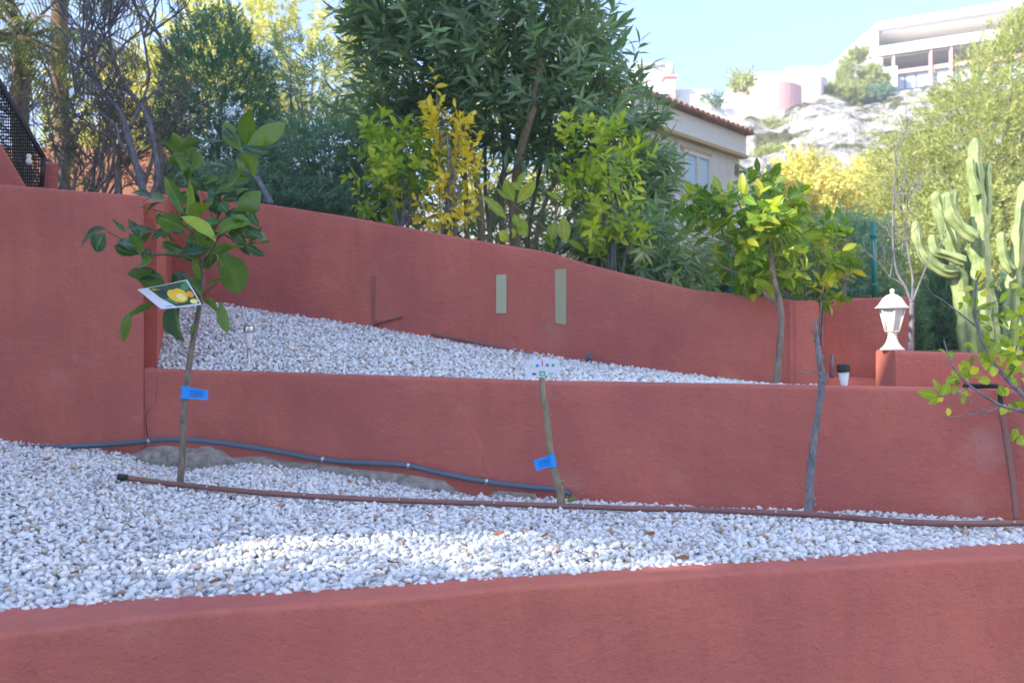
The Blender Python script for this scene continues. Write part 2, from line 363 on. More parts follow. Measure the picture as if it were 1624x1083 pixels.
def in_poly(px, py, poly):
    ins = np.zeros(len(px), bool); n = len(poly)
    for i in range(n):
        x0, y0 = poly[i]; x1, y1 = poly[(i+1) % n]
        c = ((y0 > py) != (y1 > py)) & (px < (x1-x0)*(py-y0)/(y1-y0+1e-12)+x0)
        ins ^= c
    return ins
def edge_dist(px, py, poly):
    dd = np.full(len(px), 1e9)
    for i in range(len(poly)):
        a = np.array(poly[i], float); b = np.array(poly[(i+1) % len(poly)], float); ab = b-a
        t = np.clip(((px-a[0])*ab[0]+(py-a[1])*ab[1])/(ab@ab+1e-9), 0, 1)
        dd = np.minimum(dd, np.hypot(px-a[0]-t*ab[0], py-a[1]-t*ab[1]))
    return dd
def crown_pts(poly, dc, T, Rp, n, gap=.0, gf=1.5, jag=12):
    """random points inside a crown whose outline at distance dc is poly; depth swells away from the edge"""
    poly = [tuple(p) for p in poly]; out = []; xs = [p[0] for p in poly]; ys = [p[1] for p in poly]
    cx, cy = np.mean(xs), np.mean(ys); tot = 0; off = Vector((random.random()*90,)*3)
    while tot < n:
        k = n*2; px = RNG.uniform(min(xs)-jag, max(xs)+jag, k); py = RNG.uniform(min(ys)-jag, max(ys)+jag, k)
        jx = px+RNG.normal(size=k)*jag; jy = py+RNG.normal(size=k)*jag
        ok = in_poly(jx, jy, poly); px, py, jx, jy = px[ok], py[ok], jx[ok], jy[ok]
        ed = edge_dist(jx, jy, poly)
        d = dc+RNG.uniform(-1, 1, len(px))*T*np.sqrt(np.clip(ed/Rp, .04, 1))
        # place at the crown's own distance so that the outline is the same solid from anywhere
        Q = np.stack([(px-812)*dc/F, d, EYE-(py-CY)*dc/F], 1)
        if gap > 0:
            keep = np.array([mnoise.noise(Vector(q)*gf+off) > -.5+gap*.9 for q in Q])
            Q = Q[keep]
        out.append(Q); tot += len(Q)
        if not len(Q): continue
    Q = np.concatenate(out)[:n]
    c = np.array([(cx-812)*dc/F, dc, EYE-(cy-CY)*dc/F])
    return Q, c

def grow(mb, p, d, ln, r, depth, spread=.5, up=.15, minr=.003, seg=3, n=5):
    """recursive bare branches"""
    p = Vector(p); d = Vector(d).normalized(); pts = [p.copy()]; rr = [r]
    for k in range(seg):
        d = (d+Vector((random.gauss(0, .13), random.gauss(0, .13), random.gauss(0, .13)+up*.3))).normalized()
        p = p+d*(ln/seg); pts.append(p.copy()); rr.append(max(minr, r*(1-.35*(k+1)/seg)))
    mb.tube(pts, rr, n if r > .008 else 3, cap=False)
    if depth <= 0: return
    for k in range(random.choice((2, 2, 3))):
        q = pts[random.randint(1, seg)]
        nd = (d+Vector((random.gauss(0, spread), random.gauss(0, spread*.8), random.gauss(0, spread*.6)+up))).normalized()
        grow(mb, q, nd, ln*random.uniform(.6, .85), max(minr, rr[-1]*.8), depth-1, spread, up, minr, seg, n)

# ------------------------------------------------------------------ plan of the terraces (px -> distance)
def tab(*pairs):
    a = np.array(pairs, float); return lambda px: float(np.interp(px, a[:, 0], a[:, 1]))
front_f = tab((-900, 1.6), (-300, 1.9), (0, 2.04), (400, 2.21), (812, 2.41), (1200, 2.59), (1624, 2.76), (2300, 3.0))
front_b = tab((-900, 1.75), (-300, 2.1), (0, 2.24), (400, 2.36), (660, 2.48), (812, 2.54), (1000, 2.63), (1250, 2.75), (1400, 2.84), (1624, 2.97), (2300, 3.2))
FRONT_Z = 1.02
mid_d = tab((-900, 5.6), (0, 5.0), (240, 4.87), (850, 4.38), (1400, 3.90), (1624, 3.72), (2300, 3.35))
base1_y = tab((-900, 668), (0, 702), (200, 724), (235, 739), (300, 747), (352, 743), (390, 738), (430, 742), (500, 751), (560, 762), (640, 776), (700, 786), (780, 795), (880, 797), (1000, 804), (1100, 812), (1400, 821), (1624, 837), (2300, 857))
mid_top = tab((229, 1.470), (240, 1.468), (850, 1.429), (1400, 1.4235), (1624, 1.418), (2300, 1.41))
up_d = tab((200, 6.65), (275, 6.6), (420, 6.45), (560, 6.28), (740, 6.06), (870, 5.88), (940, 5.78), (1100, 5.55), (1262, 5.32), (1400, 5.1))
up_top = tab((200, 2.60), (290, 2.59), (420, 2.468), (560, 2.36), (740, 2.21), (870, 2.112), (940, 2.03), (1100, 1.88), (1262, 1.815))
base2_y = tab((200, 467), (330, 480), (460, 501), (590, 521), (750, 550), (930, 577), (1200, 614), (1500, 644))
def G1(px, t):   # front gravel terrace, t 0 at the front wall, 1 at the retaining wall
    d0 = front_b(px)-.03; d1 = mid_d(px)+.05; d = d0+(d1-d0)*t
    z0 = FRONT_Z-.015; z1 = Z(base1_y(px), mid_d(px))
    return d, z0+(z1-z0)*t**1.1+.02*math.sin(t*math.pi)*mnoise.noise(Vector((px*.006, t*3, 0)))
def G2(px, t):
    d0 = mid_d(px)+.17; d1 = up_d(px)+.04; d = d0+(d1-d0)*t
    z0 = mid_top(px)-.025; z1 = Z(base2_y(px), up_d(px))
    return d, z0+(z1-z0)*(t**.95)
def on_ground(px, py, g=G1, up=0):
    best = None
    for k in range(201):
        d, z = g(px, k/200); e = abs(Z(py, d)-z-up)
        if best is None or e < best[0]: best = (e, d, z)
    return best[1], best[2]
def sheet(name, g, px0, px1, nx, ny, m, mx=None):
    mb = MB(); rows = []
    for j in range(ny+1):
        r = []
        for i in range(nx+1):
            px = px0+(px1-px0)*i/nx; d, z = g(px, j/ny); r.append((X(px, d), d, z))
        rows.append(r)
    mb.quadgrid(rows); return mb.build(name, m, None, True)

def wall(name, pxs, fd, bd, ztop, zbot, m, label, r=.018, und=.006, seed=0, parent=None):
    """px stations, front distance, back distance, top height: a rendered wall with rounded edges"""
    rows = []; off = Vector((seed*7.3, 0, 0))
    for px in pxs:
        f = Vector((X(px, fd(px)), fd(px), 0)); b = Vector((X(px, bd(px)), bd(px), 0)); t = (b-f).length
        zt = ztop(px)+und*.6*mnoise.noise(Vector((f.x*2.2, 3, seed)))
        zb = zbot(px) if callable(zbot) else zbot
        prof = []
        nz = max(3, int((zt-r-zb)/.07))
        for k in range(nz): prof.append((0, zb+(zt-r-zb)*k/nz))
        for k in range(5): a = k/4*math.pi/2; prof.append((r*(1-math.cos(a)), zt-r+r*math.sin(a)))
        for k in range(1, 4): prof.append((r+(t-2*r)*k/4, zt+und*.5*mnoise.noise(Vector((f.x*6, k, seed+5)))))
        for k in range(5): a = k/4*math.pi/2; prof.append((t-r+r*math.sin(a), zt-r+r*math.cos(a)))
        prof.append((t, zb))
        while rows and len(prof) != len(rows[0]):
            if len(prof) < len(rows[0]): prof.insert(0, prof[0])
            else: prof.pop(1)
        n = (b-f).normalized(); row = []
        for s, z in prof:
            q = f+n*s; q.z = z
            q -= n*und*mnoise.noise(Vector((q.x*3, q.y*3, z*3))+off)
            row.append(q)
        rows.append(row)
    mb = MB(); mb.quadgrid([list(r_) for r_ in rows]); nrow = len(rows[0])
    mb.f.append(tuple(range(nrow))); e = (len(rows)-1)*nrow; mb.f.append(tuple(e+k for k in reversed(range(nrow))))
    o = mb.build(name, m, parent, True, fixn=True)
    md = o.modifiers.new('w', 'EDGE_SPLIT'); md.split_angle = R(60)
    if label: tag(o, label, 'wall')
    return o
def rng(a, b, step): return list(np.linspace(a, b, max(2, int(abs(b-a)/step)+1)))

# ---- ground, hillside
mb = MB(); mb.quadgrid([[(x, y, 0) for x in np.linspace(-120, 120, 5)] for y in (-120, -20, 0, 2.6)])
tag(mb.build('ground', M['paving'], None), kind='structure')
sky_y = tab((-1500, 360), (0, 360), (700, 330), (900, 260), (1040, 215), (1090, 200), (1170, 188), (1280, 166), (1390, 150), (1500, 148), (1624, 140), (2000, 120), (3200, 120))
y_start = tab((-1500, 6), (225, 5.3), (282, 6.75), (1240, 5.45), (1262, 6.45), (1396, 6.3), (1404, 4.68), (1700, 4.4), (3200, 4.2))
bank0 = tab((-1500, 2.2), (230, 2.1), (290, 2.3), (740, 1.95), (940, 1.8), (1240, 1.6), (1404, 1.47), (3200, 1.45))
def Hz(px, d):
    d0 = y_start(px); hz = bank0(px)
    s = min(1, max(0, (d-14)/(52-14)))
    top = (CY-sky_y(px))/F*52+EYE
    z = hz+(d-d0)*.02 if d < 14 else hz+(14-d0)*.02
    z = z+(top-z)*s**1.05
    x = X(px, d)
    if d > 16:
        a = min(1, (d-16)/20)
        v = Vector((x*.12, d*.12, 1)); q = mnoise.fractal(v, .8, 2.2, 6)
        z += a*1.3*q+a*1.1*abs(mnoise.noise(Vector((x*.5, d*.35, 4))))-a*.5
    if d > 54: z += (d-54)*.20*min(1,max(0,(px-900)/300))*(1 if d < 66 else 0)+(0 if d < 66 else 12*.2*min(1,max(0,(px-900)/300)))
    return z
ds = [0, .1, .5, 1.2, 2, 3, 4.5, 6, 8]+list(np.linspace(9.5, 28, 24))+list(np.linspace(29, 74, 110))+[80, 95, 120, 170]
cols = rng(-1500, 950, 60)+rng(960, 1760, 5)+rng(1790, 3200, 60)
rows = []
for q in ds:
    r_ = []
    for px in cols:
        d = y_start(px)+q; r_.append((X(px, d), d, Hz(px, d)))
    rows.append(r_)
mb = MB(); mb.quadgrid(rows)
o = mb.build('hillside', M['hill'], None, False); tag(o, kind='structure'); o.data.materials.append(M['soil'])
ncol = len(cols)-1
for pl in o.data.polygons:
    if pl.index//ncol < 12: pl.material_index = 1

# ---- walls
wall('retaining_wall', rng(-700, 2200, 18), front_f, front_b, lambda p: FRONT_Z, 0, M['red'], 'low curved red stucco wall in the foreground with a broad flat top', r=.013, und=.011, seed=1)
wall('retaining_wall', rng(229, 2200, 18), mid_d, lambda p: mid_d(p)+.17, mid_top, .8, M['red'], 'long level red stucco wall between the two white gravel beds', r=.016, und=.007, seed=2)
lt = tab((-600, 2.50), (0, 2.367), (120, 2.33), (247, 2.288))
wall('retaining_wall', rng(-600, 228, 18), mid_d, lambda p: mid_d(p)+.2, lt, .8, M['red'], 'tall red stucco wall at the left edge behind the lemon sapling', r=.02, und=.008, seed=2)
xr = X(228, mid_d(228))
# corner pier down to the flush lower wall, then the return wall running back
def plan_wall(name, fr, bk, zt, zb, label, m=None, r=.02, und=.006, n=30, seed=3, parent=None):
    """fr, bk: two plan points each (front face, back face)"""
    rows = []; off = Vector((seed, 0, 0))
    for i in range(n+1):
        s = i/n; f = Vector(fr[0]).lerp(Vector(fr[1]), s).to_3d(); b = Vector(bk[0]).lerp(Vector(bk[1]), s).to_3d()
        z1 = zt[0]+(zt[1]-zt[0])*s; z0 = zb[0]+(zb[1]-zb[0])*s; t = (b-f).length; nn = (b-f).normalized(); prof = []
        for k in range(10): prof.append((0, z0+(z1-r-z0)*k/10))
        for k in range(5): a = k/4*math.pi/2; prof.append((r*(1-math.cos(a)), z1-r+r*math.sin(a)))
        for k in range(5): a = k/4*math.pi/2; prof.append((t-r+r*math.sin(a), z1-r+r*math.cos(a)))
        prof.append((t, z0)); row = []
        for q, z in prof:
            v = f+nn*q; v.z = z; v -= nn*und*mnoise.noise(Vector((v.x*3, v.y*3, z*3))+off); row.append(v)
        rows.append(row)
    mb = MB(); mb.quadgrid(rows); k = len(rows[0]); mb.f.append(tuple(range(k))); e = n*k; mb.f.append(tuple(e+q for q in reversed(range(k))))
    o = mb.build(name, m or M['red'], parent, True, fixn=True); md = o.modifiers.new('w', 'EDGE_SPLIT'); md.split_angle = R(60)
    if label: tag(o, label, 'wall')
    return o
yf = mid_d(228)
plan_wall('retaining_wall', [(xr-.001, yf+.19), (-2.2, 6.62)], [(xr-.18, yf+.19), (-2.38, 6.62)], (2.285, 2.55), (.9, 1.2), 'red stucco return wall running back from the tall left wall beside the upper gravel', seed=4)
wall('retaining_wall', rng(262, 1262, 16), up_d, lambda p: up_d(p)+.16, up_top, lambda p: 1.15, M['red'], 'sloping red stucco wall behind the upper white gravel, below the oleander', r=.018, und=.007, seed=5)
# recess at the right
plan_wall('retaining_wall', [(X(1240, 6.2), 6.2), (X(1450, 6.0), 6.0)], [(X(1240, 6.2), 6.36), (X(1450, 6.0), 6.16)], (1.845, 1.865), (1.1, 1.1), 'dark red wall set back in the recess behind the white lantern', seed=6)
xu = X(1262, 5.32)
plan_wall('retaining_wall', [(xu+.12, 5.325), (xu+.30, 6.2)], [(xu-.03, 5.325), (xu+.14, 6.2)], (1.812, 1.845), (1.1, 1.1), 'short red wall end closing the left side of the recess', seed=7)
plan_wall('step', [(X(1262, 5.45), 5.45), (X(1420, 5.3), 5.3)], [(X(1262, 5.75), 5.75), (X(1420, 5.6), 5.6)], (1.405, 1.402), (1.0, 1.0), None, seed=8, r=.012)
tag(bpy.data.objects['step'], 'low red step at the foot of the recess wall beside the small solar light', 'step')
plan_wall('planter_wall', [(1.61, 4.3), (3.6, 4.05)], [(1.62, 4.56), (3.65, 4.33)], (1.563, 1.50), (1.0, 1.0), 'red planter wall carrying the white lantern, in front of the cactus', seed=9, und=.004)
bpy.data.objects['planter_wall']['category'] = 'planter wall'

# fill under upper terrace at right, behind the middle wall
o = sheet('gravel_bed', G1, -700, 2200, 260, 60, M['subgravel']); tag(o, kind='structure')
o2 = sheet('gravel_bed', G2, 236, 1420, 140, 40, M['subgravel']); tag(o2, kind='structure')

# ---- pebbles (uncountable)
src = bpy.data.collections.new('pebble_shapes')
for k in range(9):
    bm = bmesh.new(); bmesh.ops.create_icosphere(bm, subdivisions=2, radius=1)
    sx, sy, sz = random.uniform(.9, 1.5), random.uniform(.65, 1.0), random.uniform(.42, .72)
    for v in bm.verts:
        c = v.co.copy(); f = 1+.34*mnoise.noise(c*1.2+Vector((k*5, 0, 0)))+.16*mnoise.noise(c*2.6+Vector((0, k*5, 0)))
        f *= 1-.10*max(0, mnoise.noise(c*.9+Vector((0, 0, k*9))))
        v.co = Vector((c.x*sx, c.y*sy, c.z*sz))*f
    me = bpy.data.meshes.new('pebble'); bm.to_mesh(me); bm.free(); shade(me, True); me.materials.append(M['pebble'])
    src.objects.link(bpy.data.objects.new('pebble_shape', me))
def pebbles(name, base_obj, dens, dmin, seed, smin, smax, label):
    me = base_obj.data.copy(); o = bpy.data.objects.new(name, me); COL.objects.link(o)
    tag(o, label, 'gravel', None, 'stuff')
    ng = bpy.data.node_groups.new(name, 'GeometryNodeTree')
    ng.interface.new_socket('Geometry', in_out='INPUT', socket_type='NodeSocketGeometry')
    ng.interface.new_socket('Geometry', in_out='OUTPUT', socket_type='NodeSocketGeometry')
    nn = ng.nodes; gi = nn.new('NodeGroupInput'); go = nn.new('NodeGroupOutput')
    join = nn.new('GeometryNodeJoinGeometry')
    for lay, (dn, dm, dz, s0, s1) in enumerate(((dens, dmin, .003, smin, smax), (dens*.5, dmin*1.6, .013, smin*1.1, smax*1.15))):
        dist = nn.new('GeometryNodeDistributePointsOnFaces'); dist.distribute_method = 'POISSON'
        dist.inputs['Distance Min'].default_value = dm; dist.inputs['Density Max'].default_value = dn
        dist.inputs['Seed'].default_value = seed+lay
        ng.links.new(gi.outputs[0], dist.inputs[0])
        sp = nn.new('GeometryNodeSetPosition'); rv0 = nn.new('FunctionNodeRandomValue'); rv0.data_type = 'FLOAT_VECTOR'
        rv0.inputs[0].default_value = (0, 0, dz-.005); rv0.inputs[1].default_value = (0, 0, dz+.007); rv0.inputs['Seed'].default_value = 31+lay
        ng.links.new(dist.outputs[0], sp.inputs[0]); ng.links.new(rv0.outputs[0], sp.inputs['Offset'])
        ci = nn.new('GeometryNodeCollectionInfo'); ci.inputs[0].default_value = src
        ci.inputs['Separate Children'].default_value = True; ci.inputs['Reset Children'].default_value = True
        rot = nn.new('FunctionNodeRandomValue'); rot.data_type = 'FLOAT_VECTOR'; tl = .7 if lay == 0 else 1.0
        rot.inputs[0].default_value = (-tl, -tl, 0); rot.inputs[1].default_value = (tl, tl, 6.283); rot.inputs['Seed'].default_value = 5+lay
        sc = nn.new('FunctionNodeRandomValue'); sc.data_type = 'FLOAT'; sc.inputs['Seed'].default_value = 9+lay
        sc.inputs[2].default_value = s0; sc.inputs[3].default_value = s1
        ip = nn.new('GeometryNodeInstanceOnPoints'); ip.inputs['Pick Instance'].default_value = True
        ri = nn.new('FunctionNodeRandomValue'); ri.data_type = 'INT'; ri.inputs[4].default_value = 0; ri.inputs[5].default_value = 8; ri.inputs['Seed'].default_value = 3
        ng.links.new(ri.outputs[2], ip.inputs['Instance Index'])
        ng.links.new(sp.outputs[0], ip.inputs['Points']); ng.links.new(ci.outputs[0], ip.inputs['Instance'])
        ng.links.new(rot.outputs[0], ip.inputs['Rotation']); ng.links.new(sc.outputs[1], ip.inputs['Scale'])
        ng.links.new(ip.outputs[0], join.inputs[0])
    ng.links.new(join.outputs[0], go.inputs[0])
    md = o.modifiers.new('pebbles', 'NODES'); md.node_group = ng
    return o
pebbles('gravel', o, 9000, .0094, 1, .0046, .0118, 'white marble pebbles filling the lower bed around the sapling trunks')
pebbles('gravel', o2, 6500, .0108, 40, .0052, .0128, 'white marble pebbles on the sloping upper bed')

# ------------------------------------------------------------------ unseen buildings added to shade the garden and bounce sun into it
h = empty('house', (-8, 4, 0), 'tall white house beyond the left edge that shades the garden', 'house')
mb = MB(); mb.box(-12, -4.2, 2.0, 7.0, 0, 7.2); mb.build('wall', M['white_wall'], h)  # out of view, sized to keep the garden in shade
mb = MB(); mb.box(-12.2, -4.0, 1.8, 7.2, 7.2, 7.35); mb.build('roof', M['tile'], h)
for k in range(3):
    mb = MB(); mb.box(-4.2, -4.14, 2.6+k*1.5, 3.5+k*1.5, 5.2, 6.5); wn = mb.build('window', M['glass'], h)
h = empty('house', (8, 1, 0), 'white sunlit house beyond the right edge that faces the garden', 'house')  # unseen bounce surface, added so its sunlit face brightens the garden
mb = MB(); mb.box(5.2, 12, .5, 8.0, 0, 7.5); mb.build('wall', M['white_wall'], h)
mb = MB(); mb.box(5.0, 12.2, .3, 8.2, 7.5, 7.7); mb.build('roof', M['tile'], h)
for k in range(3):
    mb = MB(); mb.box(5.14, 5.2, 1+k*2.4, 2+k*2.4, 3.4, 4.8); mb.build('window', M['glass'], h)
h = empty('slot_shade_block', (-7, -1, 0), 'two storey covered terrace behind the photographer', 'pavilion')  # unseen, added to shade the garden; its slot forms the sun patch
mb = MB()
WX = -2.9
for a, b, z0, z1 in ((-14, -6.75, 3.05, 8.7), (-6.75, -6.2, 5.22, 6.6), (-6.2, -5.7, 5.08, 6.6), (-5.7, -5.2, 4.90, 6.15), (-5.2, -4.72, 4.66, 6.15), (-6.75, -5.2, 3.05, 4.36), (-5.2, -4.72, 3.05, 4.39), (-4.72, WX, 3.05, 6.15)):
    if a == -14: mb.box(-14, -7.8, -1.25, -1.0, z0, 8.7); mb.box(-7.8, -7.0, -1.25, -1.0, z0, 7.55); mb.box(-7.0, -6.75, -1.25, -1.0, z0, 6.6)
    else: mb.box(a, b, -1.25, -1.0, z0, min(z1, 6.6))
mb.build('wall', M['white_wall'], h)
for px_ in (-13.5, -10.5, -7.5, -5.2, -3.05):
    mb = MB(); mb.box(px_-.12, px_+.12, -1.24, -1.01, 0, 3.05); mb.build('column', M['white_wall'], h)
pb = MB(); pb.box(-5.69, WX+.1, -1.35, -.9, 6.151, 6.2); pb.build('coping', M['tile'], h)
vx = RNG.uniform(-6.7, -5.1, 300); vt = np.interp(vx, [-6.55, -5.6, -4.7], [5.1, 4.85, 4.6]); vq = RNG.random(300)
vb = np.stack([vx, RNG.uniform(-1.15, -.95, 300), np.where(vq < .3, RNG.normal(4.40, .04, 300), np.where(vq < .6, vt+RNG.normal(size=300)*.06, 4.4+(vt-4.4)*RNG.random(300)))], 1)
o = shoots('dapple_leaves', vb, RNG.normal(size=(len(vb), 3)), 6, .12, .06, .035, M['olive'], K=3)  # leaves added in the slot to break up the sun patch
tag(o, 'small leaved vine on the covered terrace behind the photographer', 'vine')

# ------------------------------------------------------------------ wall details
def strip(name, pts, d_of, r, m, parent=None, n=4):
    mb = MB(); mb.tube([P(x, y, d_of(x)) for x, y in pts], r, n); return mb.build(name, m, parent)
M['crackm'] = mat('crack shadow line', (.06, .015, .014), .95, .1)
walls = [o_ for o_ in COL.objects if o_.name.startswith('retaining_wall')]
w_front, w_mid, w_left, w_ret, w_up, w_rec = walls[0], walls[1], walls[2], walls[3], walls[4], walls[5]
cr = [(249, 590), (250, 606), (248, 628), (247, 640), (240, 645), (234, 652), (231, 662), (232, 676), (234, 690), (236, 700)]
strip('crack', cr, lambda p: mid_d(p)-.0005, .0019, M['crackm'], w_mid)
# raw concrete showing under the plaster
def patch(name, poly, d_of, th, m, parent=None, jag=0):
    mb = MB(); c = len(poly)
    pf = [P(x, y, d_of(x)-th+random.uniform(-1, 1)*jag) for x, y in poly]; pb = [P(x, y, d_of(x)+.03) for x, y in poly]
    mb.v = [tuple(p) for p in pf+pb]; mb.f.append(tuple(range(c))); 
    for i in range(c): j = (i+1) % c; mb.f.append((i, c+i, c+j, j))
    return mb.build(name, m, parent, False, fixn=True)
def lump(name, pts, dz, th, label):
    mb = MB(); rows = []
    for i, (x, yt, yb) in enumerate(pts):
        d = mid_d(x); row = []
        for k in range(7):
            s = k/6; dd = d+.02-th*math.sin(min(1, s*2.2)*math.pi/2)*(.7+.3*math.sin(i*1.3))
            q = P(x, yt+(yb-yt)*s, d); q.y = dd; q.x = X(x, d)
            q += Vector((0, -.035*mnoise.noise(q*13), .02*mnoise.noise(q*9))); row.append(q)
        rows.append(row)
    mb.quadgrid(rows); o = mb.build(name, M['concrete'], None, True, fixn=True); return tag(o, label, 'concrete footing', 'concrete footings showing at the wall base')
lump('concrete_footing', [(196, 722, 735), (215, 716, 738), (235, 707, 740), (258, 702, 745), (285, 703, 748), (310, 703, 750), (335, 705, 750), (352, 712, 748), (366, 722, 745), (380, 730, 745)], 0, .10, 'rounded grey lump of bare concrete behind the lemon sapling trunk')
lump('concrete_footing', [(372, 722, 750), (420, 722, 745), (470, 728, 750), (520, 735, 760), (560, 738, 765), (610, 741, 772), (660, 748, 782), (700, 758, 790), (750, 768, 795), (800, 776, 800), (850, 782, 800)], 0, .05, 'long strip of bare concrete under the grey conduit')
lump('concrete_footing', [(1095, 804, 815), (1140, 800, 815), (1200, 803, 815), (1260, 806, 818), (1330, 809, 820), (1400, 817, 825), (1450, 822, 830)], 0, .02, 'thin strip of bare concrete between the two right hand trunks')
# grey conduit clipped along the wall
cp = [(-500, 716), (-200, 715), (0, 713), (100, 711), (160, 708), (205, 702), (240, 698), (280, 697), (340, 701), (430, 714), (500, 727), (560, 733), (640, 737), (690, 748), (760, 762), (830, 771), (880, 776), (905, 783)]
c_ = empty('conduit', P(400, 710, mid_d(400)-.04), 'grey plastic conduit clipped low along the red wall', 'conduit')
off_ = lambda x: mid_d(x)-.022-.09*max(0, 1-abs(x-300)/120)-.012-.08*max(0, min(1, (170-x)/60))
mb = MB(); mb.tube(smooth_path([P(x, y-(3 if x < 180 else 0), off_(x)) for x, y in cp], 6), .0128, 10); mb.build('pipe', M['grey_pipe'], c_, True)
for x, y in ((237, 699), (648, 738), (512, 728), (772, 763)):
    q = P(x, y, off_(x)); mb = MB(); mb.tube([q+Vector((-.008, 0, 0)), q+Vector((.006, 0, 0))], .015, 12); mb.build('clip', M['steel'], c_, True)
# brown irrigation pipe lying on the gravel
bp = [(197, 757), (240, 763), (300, 770), (400, 780), (500, 787), (600, 792), (700, 796), (800, 799), (890, 802), (1000, 806), (1100, 808), (1200, 812), (1280, 815), (1340, 820), (1400, 825), (1500, 830), (1624, 829), (1700, 826), (1850, 822)]
i_ = empty('irrigation_pipe', P(800, 800, on_ground(800, 800)[0]), 'long brown irrigation pipe lying across the lower gravel', 'pipe')
pp = []
for x, y in bp:
    d, z = on_ground(min(x, 1624), y, G1, .034); d = min(d, mid_d(x)-.06); pp.append(P(x, y, d))
pp = smooth_path(pp, 6)
mb = MB(); mb.tube(pp, .0105, 10); mb.build('pipe', M['brown_pipe'], i_, True)
mb = MB(); mb.tube([pp[0]-(pp[1]-pp[0]).normalized()*.025, pp[0]+(pp[1]-pp[0]).normalized()*.01], .0125, 10); mb.build('end_cap', M['black'], i_, True)
for k in range(14, len(pp)-12, 9):
    mb = MB(); q = pp[k]+Vector((0, -.009, .005)); mb.tube([q, q+Vector((0, -.005, .002))], .0032, 6); mb.build('dripper', M['white'], i_)
# upright pipe at the right
u_ = empty('riser_pipe', P(1600, 826, 3.66), 'dark upright pipe bending over the top of the long middle wall', 'pipe')
rp = smooth_path([P(1612, 826, 3.63), P(1608, 780, 3.67), P(1601, 730, 3.69), (P(1593, 680, 3.70)), P(1588, 655, 3.70)], 5)
mb = MB(); mb.tube(rp, .0115, 10); mb.build('pipe', M['brown_pipe'], u_, True)
mb = MB(); mb.tube(smooth_path([P(1589, 658, 3.70), P(1587, 635, 3.70), P(1586, 620, 3.70), P(1583, 613, 3.72), P(1570, 612, 3.80), P(1530, 612, 3.98)], 5), .0095, 10); mb.build('elbow', M['black'], u_, True)
# dark pipe at the upper wall base
upp = [(592, 437), (592, 470), (593, 512), (597, 515)]
k_ = empty('drain_pipe', P(592, 515, up_d(592)-.03), 'thin dark upright pipe with a short foot on the upper wall', 'pipe')
mb = MB(); mb.tube([P(x, y, up_d(x)-.008) for x, y in upp], .0075, 8); mb.build('pipe', M['brown_pipe'], k_, True)
mb = MB(); mb.tube([P(x, y, up_d(x)-.010) for x, y in ((594, 515), (615, 508), (638, 502))], .0065, 8); mb.build('foot', M['brown_pipe'], k_, True)
k_ = empty('drip_line', P(800, 555, up_d(800)-.03), 'dark drip hose along the foot of the upper wall', 'hose')
mb = MB(); mb.tube(smooth_path([P(x, y, up_d(x)-.05) for x, y in ((685, 530), (740, 540), (800, 553), (860, 565), (900, 571), (960, 576), (975, 580))], 4), .009, 8); mb.build('hose', M['brown_pipe'], k_, True)
mb = MB(); mb.tube([P(934, 573, up_d(934)-.07), P(933, 560, up_d(934)-.07)], [.016, .012], 10); mb.build('valve', M['grey_pipe'], k_, True)
mb = MB(); mb.tube([P(802, 565, up_d(802)-.07), P(802, 556, up_d(802)-.07)], [.012, .010], 10); mb.build('valve', M['black'], k_, True)
# retouching smears built as pale green smear patches on the upper wall
for poly in ([(787, 436), (803, 435), (803, 497), (787, 497)], [(880, 428), (898, 426), (898, 515), (881, 512)]):
    patch('smear_patch', poly, up_d, .0035, M['pale_green'] if poly[0][0] < 800 else mat('muted green smear', (.38, .38, .23), .9), w_up)

# ------------------------------------------------------------------ stair parapet, mesh fence at the left edge
o = plan_wall('stair_parapet', [(X(-160, 5.7), 5.7), (X(42, 5.7), 5.7)], [(X(-160, 5.85), 5.85), (X(42, 5.85), 5.85)], (Z(-40, 5.7), Z(296, 5.7)), (1.8, 1.8), 'sloping red stair parapet at the left edge under the dark mesh', seed=11)
o = plan_wall('pillar', [(X(66, 6.0), 6.0), (X(92, 6.0), 6.0)], [(X(66, 6.2), 6.2), (X(92, 6.2), 6.2)], (Z(257, 6), Z(258, 6)), (1.8, 1.8), 'short red pillar at the foot of the dark mesh fence', seed=12, n=4); o['category'] = 'pillar'
f_ = empty('mesh_fence', P(40, 292, 5.9), 'dark wire mesh fence panel sloping down at the left edge', 'fence')
mb = MB(); mb.tube([P(-150, -120, 5.92), P(0, 132, 5.92), P(69, 250, 5.92)], .016, 8); mb.tube([P(69, 250, 5.92), P(66, 296, 5.92)], .014, 8); mb.build('frame', M['black'], f_, True)
mb = MB()
for k in range(60):      # uprights
    x = -140+k*3.4; yt = 250+(x-69)*(118/69)
    if x < 68: mb.tube([P(x, yt, 5.92), P(x, 300, 5.92)], .0035, 3, False)
for k in range(75):
    y = 296-k*5.2; x1 = min(67, 69+(y-250)*(69/118))
    mb.tube([P(-140, y-6, 5.925), P(x1, y, 5.925)], .0045, 3, False)
mb.build('mesh', M['mesh'], f_)
mb = MB(); mb.lathe(P(46, 262, 5.6), [(.0, 0), (.013, .005), (.018, .018), (.014, .03), (.009, .036), (.014, .044), (.015, .052), (.007, .06), (0, .061)], 12)
o = mb.build('wall_lamp', M['white'], None, True); tag(o, 'tiny white bulb lamp on the sloping parapet before the mesh', 'lamp')

